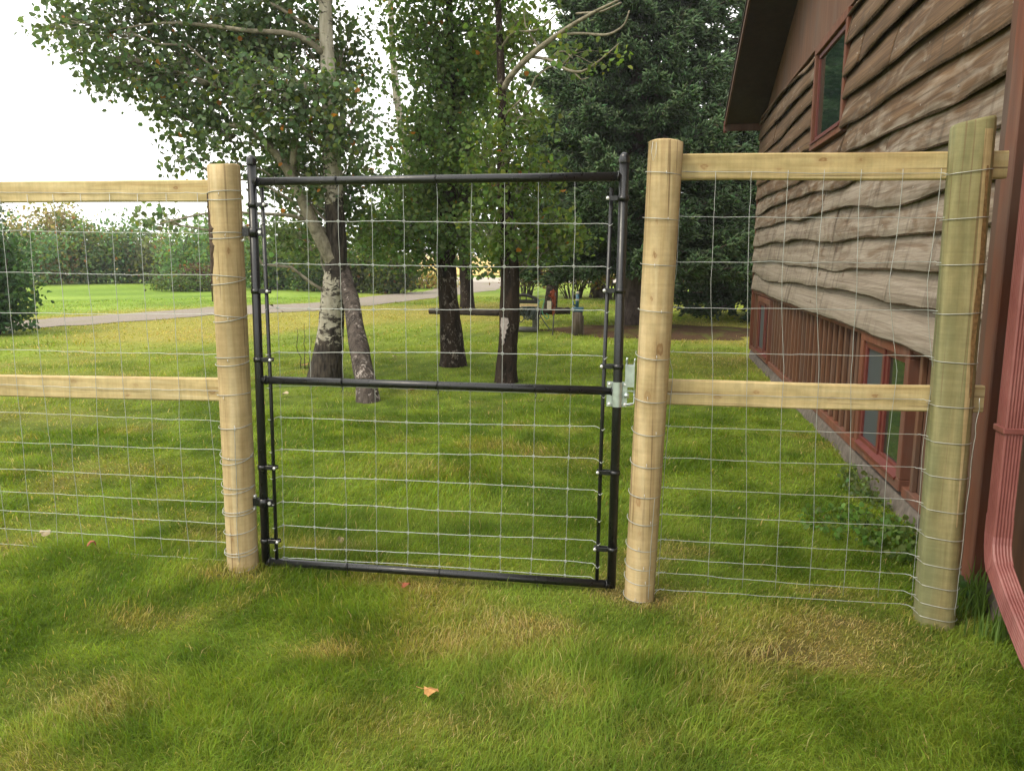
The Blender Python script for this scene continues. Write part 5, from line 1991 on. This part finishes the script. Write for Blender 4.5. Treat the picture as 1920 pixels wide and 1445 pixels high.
# ================================================================== YARD THINGS
MAT['bench_iron'] = simple('cast_iron', (.012, .012, .011), .5, .3, .5, .2, 30)
MAT['plank'] = simple('pale_plank', (.42, .33, .17), .7, 0, .3, .2, 20)
MAT['grey_timber'] = simple('grey_timber', (.13, .125, .115), .85, 0, .2, .25, 14, .5)
MAT['hose'] = simple('green_hose', (.030, .048, .040), .45, 0, .5, .25, 20)
MAT['hose2'] = simple('bright_hose', (.05, .22, .12), .45, 0, .5, .2, 20)
MAT['blue'] = simple('blue_pump_paint', (.030, .10, .15), .5, 0, .5, .2, 12)
MAT['orange'] = simple('orange_cloth', (.19, .046, .020), .8, 0, .2, .25, 20)
MAT['white'] = simple('white_tag', (.45, .40, .32), .7, 0, .3, .1, 20)
MAT['stump'] = bark('weathered_post', (.05, .038, .028), (.15, .12, .09), (20, 20, 2))
MAT['log'] = bark('old_log', (.014, .011, .008), (.050, .038, .028), (3, 14, 14))

# bench with arched iron back, half hidden by the aspen
YBN = 16.4
c = on_ground(985, 620)
bx0, bx1 = on_y(930, 600, YBN)[0], on_y(1010, 600, YBN)[0]
bench = empty('park_bench', ((bx0 + bx1) / 2, YBN, 0), 'small garden bench with arched black back behind the grey-footed aspen', 'bench')
zt = on_y(980, 553, YBN)[2]
zb = on_y(980, 573, YBN)[2]
xa_, xb_ = on_y(950, 560, YBN)[0], on_y(1007, 560, YBN)[0]
t = np.linspace(0, 1, 20)
b = MB()
b.tube(np.stack([xa_ + (xb_ - xa_) * t, np.full(20, YBN + .18), zt - .11 + .10 * np.sin(math.pi * t)], 1), .032, 8)
b.box(xa_, xb_, YBN + .165, YBN + .195, zb + .035, zb + .115, .006)
for k in np.linspace(.2, .8, 4):
    b.tube([(xa_ + (xb_ - xa_) * k, YBN + .18, zb + .08), (xa_ + (xb_ - xa_) * k, YBN + .18, zt - .10 + .10 * math.sin(math.pi * k))], .012, 6)
b.tube([(xa_, YBN + .18, 0), (xa_, YBN + .18, zt - .09)], .022, 8)
b.tube([(xb_, YBN + .18, 0.02), (xb_, YBN + .18, zt - .09)], .022, 8)
b.build('backrest', MAT['bench_iron'], bench)
MB().box(xa_ + .02, xb_ + .02, YBN + .10, YBN + .13, zb - .035, zb + .030, .004).build('back_slat', MAT['plank'], bench, label='pale plank under the black back')
for k in range(4):
    MB().box(xa_ - .02, xb_ + .02, YBN - .22 + k * .095, YBN - .22 + k * .095 + .085, zb - .045, zb - .015, .004).build('seat_slat', MAT['plank'], bench)
for x in (xa_ + .03, xb_ - .01):
    b = MB()
    b.tube([(x, YBN - .2, zb - .05), (x + .01, YBN - .21, .06)], [.05, .065], 10)
    b.tube([(x, YBN - .22, zb - .06), (x, YBN + .19, zb - .06)], .03, 8)
    b.build('leg', MAT['grey_timber'], bench)
MB().tube([(xa_ - .1, YBN - .24, .055), (xb_ + .05, YBN - .24, .055)], .055, 10).build('stretcher', MAT['grey_timber'], bench, label='grey timber rail along the ground')

# coiled garden hose hung over the seat front
hx, hz = on_y(997, 592, YBN - .30)[0], on_y(997, 592, YBN - .30)[2]
hose = empty('garden_hose', (hx, YBN - .30, hz - .2), 'dark green garden hose coiled over the front of the bench', 'hose')
rg = np.random.default_rng(71)
b = MB()
for k in range(13):
    w_ = rg.uniform(.05, .13)
    h_ = rg.uniform(.14, .27)
    xo, yo = rg.normal(0, .09), rg.normal(0, .04)
    a = np.linspace(0, 2 * math.pi, 25)
    lo = np.clip(-np.sin(a), 0, 1)
    P = np.stack([hx + xo + w_ * np.cos(a) * (1 - .25 * lo) + .05 * rg.normal() * lo, YBN - .30 + yo + .02 * np.sin(2 * a), hz + .13 + .05 * np.clip(np.sin(a), 0, 1) - h_ * lo], 1)
    b.tube(P, .0095, 6)
b.build('coil', MAT['hose'], hose)
q = [on_y(1008, 575, YBN - .33), on_y(1012, 562, YBN - .33), on_y(1022, 560, YBN - .33), on_y(1015, 585, YBN - .36), on_y(1026, 600, YBN - .36), on_y(1030, 592, YBN - .36), on_y(1024, 588, YBN - .36)]
MB().tube(smooth_path(np.array(q), np.ones(7), 30)[0], .010, 6).build('loop', MAT['hose2'], hose, label='brighter green loop of hose')
q = [on_y(1012, 590, YBN - .36), on_y(1020, 603, YBN - .38), on_y(1027, 613, YBN - .4), on_y(1033, 619, YBN - .42)]
MB().tube(smooth_path(np.array(q), np.ones(4), 16)[0], .010, 6).build('tail', MAT['hose'], hose)

# orange cloth and tag on a thin stake
sp = on_ground(1036, 628)
stake = empty('stake', (sp[0], sp[1], 0), 'thin stake with a torn orange cloth and white tag beside the bench', 'stake')
zt = on_y(1040, 548, sp[1])[2]
MB().tube([(sp[0], sp[1], -.05), (sp[0] + .04, sp[1], zt)], .014, 8).build('pole', MAT['grey_timber'], stake)
rg = np.random.default_rng(72)
cl = MB()
n = 10
V = []
for i in range(n):
    for j in range(6):
        s, u = i / (n - 1), j / 5
        wd = (.06 + .07 * math.exp(-((s - .25) / .2) ** 2)) * (1 + .35 * rg.normal() * (u > .5))
        V.append((sp[0] + .065 - .02 * s - wd * u, sp[1] - .02 + .03 * math.sin(u * 9 + s * 4), zt + .05 - s * .46 + .02 * rg.normal()))
V2 = [(x, y + .006, z) for x, y, z in V]
f = [(i * 6 + j, i * 6 + j + 1, (i + 1) * 6 + j + 1, (i + 1) * 6 + j) for i in range(n - 1) for j in range(5)]
cl.add(np.array(V), f, True)
cl.add(np.array(V2), [q[::-1] for q in f], True)
cl.build('cloth', MAT['orange'], stake)
tp = on_y(1030, 571, sp[1] - .05)
MB().box(tp[0] - .045, tp[0] + .04, sp[1] - .055, sp[1] - .045, tp[2] - .09, tp[2] + .07, .012).build('tag', MAT['white'], stake)

# water hydrant on a stub of timber
hp_ = on_ground(1082, 628)
hy = empty('water_hydrant', (hp_[0], hp_[1], 0), 'blue yard hydrant on a weathered timber stub left of the latch post', 'hydrant')
s = np.linalg.norm(hp_ - EYE) / F_PX
ztp = on_y(1082, 584, hp_[1])[2]
b = MB()
b.tube([(hp_[0], hp_[1], -.05), (hp_[0], hp_[1], ztp * .5), (hp_[0] + .003, hp_[1], ztp)], [.112, .108, .105], 14, jitter=.08, rng=rg)
b.build('timber_stub', MAT['stump'], hy)
MB().box(hp_[0] + .10, hp_[0] + .125, hp_[1] - .04, hp_[1] + .04, .0, ztp * .82, .004).build('side_strip', MAT['stump'], hy)
zc = on_y(1082, 576, hp_[1])[2]
MB().box(hp_[0] - .105, hp_[0] + .115, hp_[1] - .09, hp_[1] + .09, ztp, zc, .012).build('cap', MAT['blue'], hy)
zp = on_y(1080, 550, hp_[1])[2]
o = MB().tube([(hp_[0] - .01, hp_[1], zc), (hp_[0] - .005, hp_[1], zp)], .032, 12).build('standpipe', MAT['blue'], hy)
MB().tube([(hp_[0] - .005, hp_[1], zp - .01), (hp_[0] - .004, hp_[1], zp + .035)], [.034, .026], 12).build('tip', MAT['white'], o)
MB().tube([(hp_[0] - .008, hp_[1], zc + .13), (hp_[0] - .008, hp_[1], zc + .16)], .037, 12).build('collar', MAT['white'], o)
MB().tube([(hp_[0] - .03, hp_[1], zc + .02), (hp_[0] - .085, hp_[1] - .01, zc + .06), (hp_[0] - .09, hp_[1] - .02, zc + .12)], .016, 8).build('spout', MAT['blue'], hy)


# log edging
def log(p0, p1, r, label, seed):
    rg = np.random.default_rng(seed)
    a, b_ = on_ground(*p0), on_ground(*p1)
    a[2], b_[2] = r * .6, r * .6
    P = curve(a, b_, rg, 14, 0, .015)
    o = MB().tube(P, np.full(14, r) * (1 + .12 * rg.normal(0, 1, 14)), 12, jitter=.35, rng=rg).build('log', MAT['log'], None, loc=a)
    return tag(o, label, 'log', 'logs edging the lawn')


log((806, 588), (938, 592), .105, 'dark log lying across the lawn behind the middle aspen', 81)
log((945, 592), (1066, 588), .10, 'dark log lying behind the bench and hose', 82)

# thin sapling sticks left of the pale aspen
sp = on_ground(572, 690)
sap = empty('sapling', (sp[0], sp[1], 0), 'thin leafless sapling sticks left of the pale aspen trunk', 'sapling')
for k, (dx, h) in enumerate(((-.06, .55), (.0, .62), (.05, .42), (.10, .3))):
    c = curve((sp[0] + dx, sp[1], -.02), (sp[0] + dx + .05 * (k - 1), sp[1] + .03, h), np.random.default_rng(k), 8, 0, .05)
    MB().tube(c, np.linspace(.007, .003, 8), 5).build('stick', MAT['limb_dark'], sap)

# thin young stem beside the big spruce and weeds at the bed
# fallen leaves
MAT['dry_leaf'] = simple('dry_leaf', (.42, .22, .075), .7, 0, .3, .25, 60)
MAT['pale_leaf'] = simple('pale_dry_leaf', (.45, .36, .22), .7, 0, .3, .2, 60)
MAT['red_leaf'] = simple('russet_leaf', (.26, .075, .035), .7, 0, .3, .25, 60)


def fallen_leaf(x, y, size, mat, label, seed, rot):
    rg = np.random.default_rng(seed)
    p = on_ground(x, y)
    p[2] = float(ground_h(np.array([p[0]]), np.array([p[1]]))[0]) + .040
    n = 12
    V = [(0, 0, .012)]
    for i in range(n):
        a = i * 2 * math.pi / n
        r = size * (.5 + .12 * math.cos(a) + .05 * rg.normal())
        V.append((r * math.cos(a), r * .8 * math.sin(a), .010 * math.cos(2 * a + 1) + .006 * rg.normal()))
    V = np.array(V)
    c, s = math.cos(rot), math.sin(rot)
    R_ = np.array([[c, -s, 0], [s, c, 0], [0, 0, 1]])
    tilt = Matrix.Rotation(.35, 3, 'X')
    V = (R_ @ np.array(tilt) @ V.T).T
    b = MB().add(V, [(0, 1 + i, 1 + (i + 1) % n) for i in range(n)])
    b.add(V - np.array([0, 0, .0012]), [(0, 1 + (i + 1) % n, 1 + i) for i in range(n)])
    o = b.build('leaf_blade', mat, None)
    o.name = 'fallen_leaf'
    o.location = [float(v) for v in p]
    st = MB().tube([(0, 0, .008), (-size * .5 * c, -size * .5 * s, .006), (-size * .9 * c, -size * .9 * s, .012)], .0012, 4)
    so = st.build('stalk', mat, None)
    so.parent = o
    tag(o, label, 'leaf', 'fallen leaves on the lawn')


for i, (x, y, sz, mk, lb) in enumerate([
        (805, 1303, .055, 'dry_leaf', 'orange-tan fallen leaf alone on the near lawn below the gate'),
        (84, 1007, .06, 'pale_leaf', 'pale fallen leaf under the left fence wires'),
        (175, 1038, .05, 'red_leaf', 'brown fallen leaf right of the pale one under the left fence'),
        (772, 735, .085, 'dry_leaf', 'tan fallen leaf just under the middle bar of the gate'),
        (535, 742, .09, 'pale_leaf', 'pale curled leaf left of the leaning stem foot'),
        (760, 1104, .04, 'red_leaf', 'rusty scrap of leaf just under the bottom bar of the gate'),
        (638, 1021, .045, 'pale_leaf', 'small pale leaf behind the gate mesh near the bottom bar'),
        (740, 672, .08, 'pale_leaf', 'pale leaf on the lawn between leaning stem and middle aspen'),
        (572, 688, .10, 'dry_leaf', 'tan leaf at the foot of the sapling sticks')]):
    fallen_leaf(x, y, sz, MAT[mk], lb, 500 + i, i * 1.3)


# weeds along the foundation, clover-like, and coarse grass at the downspout
def weed(label, base, rx, ry, h, n, seed, leaf, col, name='weed_clump'):
    rg = np.random.default_rng(seed)
    t = empty(name, (base[0], base[1], 0), label, 'weed', 'weeds along the foundation')
    a, r = rg.random(n) * 6.28, np.sqrt(rg.random(n))
    x, y = base[0] + rx * r * np.cos(a), base[1] + ry * r * np.sin(a)
    z = ground_h(x, y) + h * rg.random(n) * (1 - .5 * r) + .01
    keep = x < BX - .09
    P = np.stack([x, y, z], 1)[keep]
    V, Fq, C = leaf_faces(P, leaf, rg, leaf_colors(len(P), rg, col, .25, 0, yel=.08), -.1, 1.0)
    np_mesh('foliage', V, Fq, MAT['leaf'], t, col=C)
    st = MB()
    for p in P[::5]:
        st.tube([(p[0] * .85 + base[0] * .15, p[1] * .85 + base[1] * .15, 0), p], .0014, 3, caps=False)
    tag(st.build('stems', MAT['grass_stem'], t), kind='stuff')


MAT['grass_stem'] = simple('weed_stem', (.08, .12, .03), .7, 0, .2, .2, 20)
for i, (x, y, rx, ry, h, n, leaf, col, lb) in enumerate([
        (1690, 1020, .22, .30, .12, 420, .032, (.115, .19, .045), 'round-leaved weeds beside the greenish post'),
        (1640, 920, .20, .55, .14, 520, .028, (.125, .175, .065), 'pale leafy weeds against the foundation behind the wire'),
        (1590, 985, .25, .35, .08, 380, .030, (.11, .20, .042), 'clover patch in the grass left of the foundation weeds'),
        (1815, 1120, .10, .16, .16, 220, .030, (.070, .125, .036), 'weeds in the gap between greenish post and downspout')]):
    p = on_ground(x, y)
    weed(lb, p, rx, ry, h, n, 600 + i, leaf, col)


def tuft(label, px_, n, L, seed, sp=.08, col=(.105, .175, .035)):
    rg = np.random.default_rng(seed)
    p = on_ground(*px_)
    V, Fq, C = [], [], []
    for i in range(n):
        a = rg.random() * 6.28
        b0 = np.array([p[0] + rg.normal(0, sp), p[1] + rg.normal(0, sp), 0])
        if b0[0] > BX - .11:
            b0[0] = BX - .12
        l = L * rg.uniform(.5, 1.1)
        ln_ = rg.uniform(.15, .95)
        d = np.array([math.cos(a), math.sin(a), 0])
        w = np.array([-d[1], d[0], 0]) * .0035
        pts = [b0 + d * l * .5 * ln_ * s * s + np.array([0, 0, l * (s - .35 * ln_ * s * s)]) for s in (0, .4, .75, 1)]
        k = len(V)
        for j, q in enumerate(pts):
            f_ = (1, .9, .6, .05)[j]
            V += [q - w * f_, q + w * f_]
        Fq += [(k, k + 1, k + 3, k + 2), (k + 2, k + 3, k + 5, k + 4), (k + 4, k + 5, k + 7, k + 6)]
        cc = np.array(col) * rg.uniform(.7, 1.4)
        C += [cc] * 8
    o = np_mesh('grass_tuft', np.array(V), np.array(Fq), MAT['grass'], None, col=np.array(C), loc=(p[0], p[1], 0))
    tag(o, label, 'grass tuft', 'coarse grass tufts by the house')


tuft('coarse tall grass tuft right of the greenish post foot', (1835, 1150), 90, .26, 701, .05)
tuft('coarse grass tuft in front of the greenish post foot', (1765, 1150), 60, .13, 702, .035)
tuft('coarse grass tuft under the downspout outlet', (1870, 1200), 70, .16, 703, .045)

# ================================================================== HAZE
hz = MB().box(-905, 905, -62, 1505, -1.2, 15.0)
hm = bpy.data.materials.new('thin_haze')
hm.use_nodes = True
hm.node_tree.nodes.clear()
ho = hm.node_tree.nodes.new('ShaderNodeOutputMaterial')
hv = hm.node_tree.nodes.new('ShaderNodeVolumePrincipled')
hv.inputs['Color'].default_value = (.95, .97, 1.0, 1)
hv.inputs['Density'].default_value = .0009
hv.inputs['Anisotropy'].default_value = .2
hm.node_tree.links.new(hv.outputs['Volume'], ho.inputs['Volume'])
tag(hz.build('haze', hm), 'thin pale haze in the air over the garden', 'haze', kind='stuff')
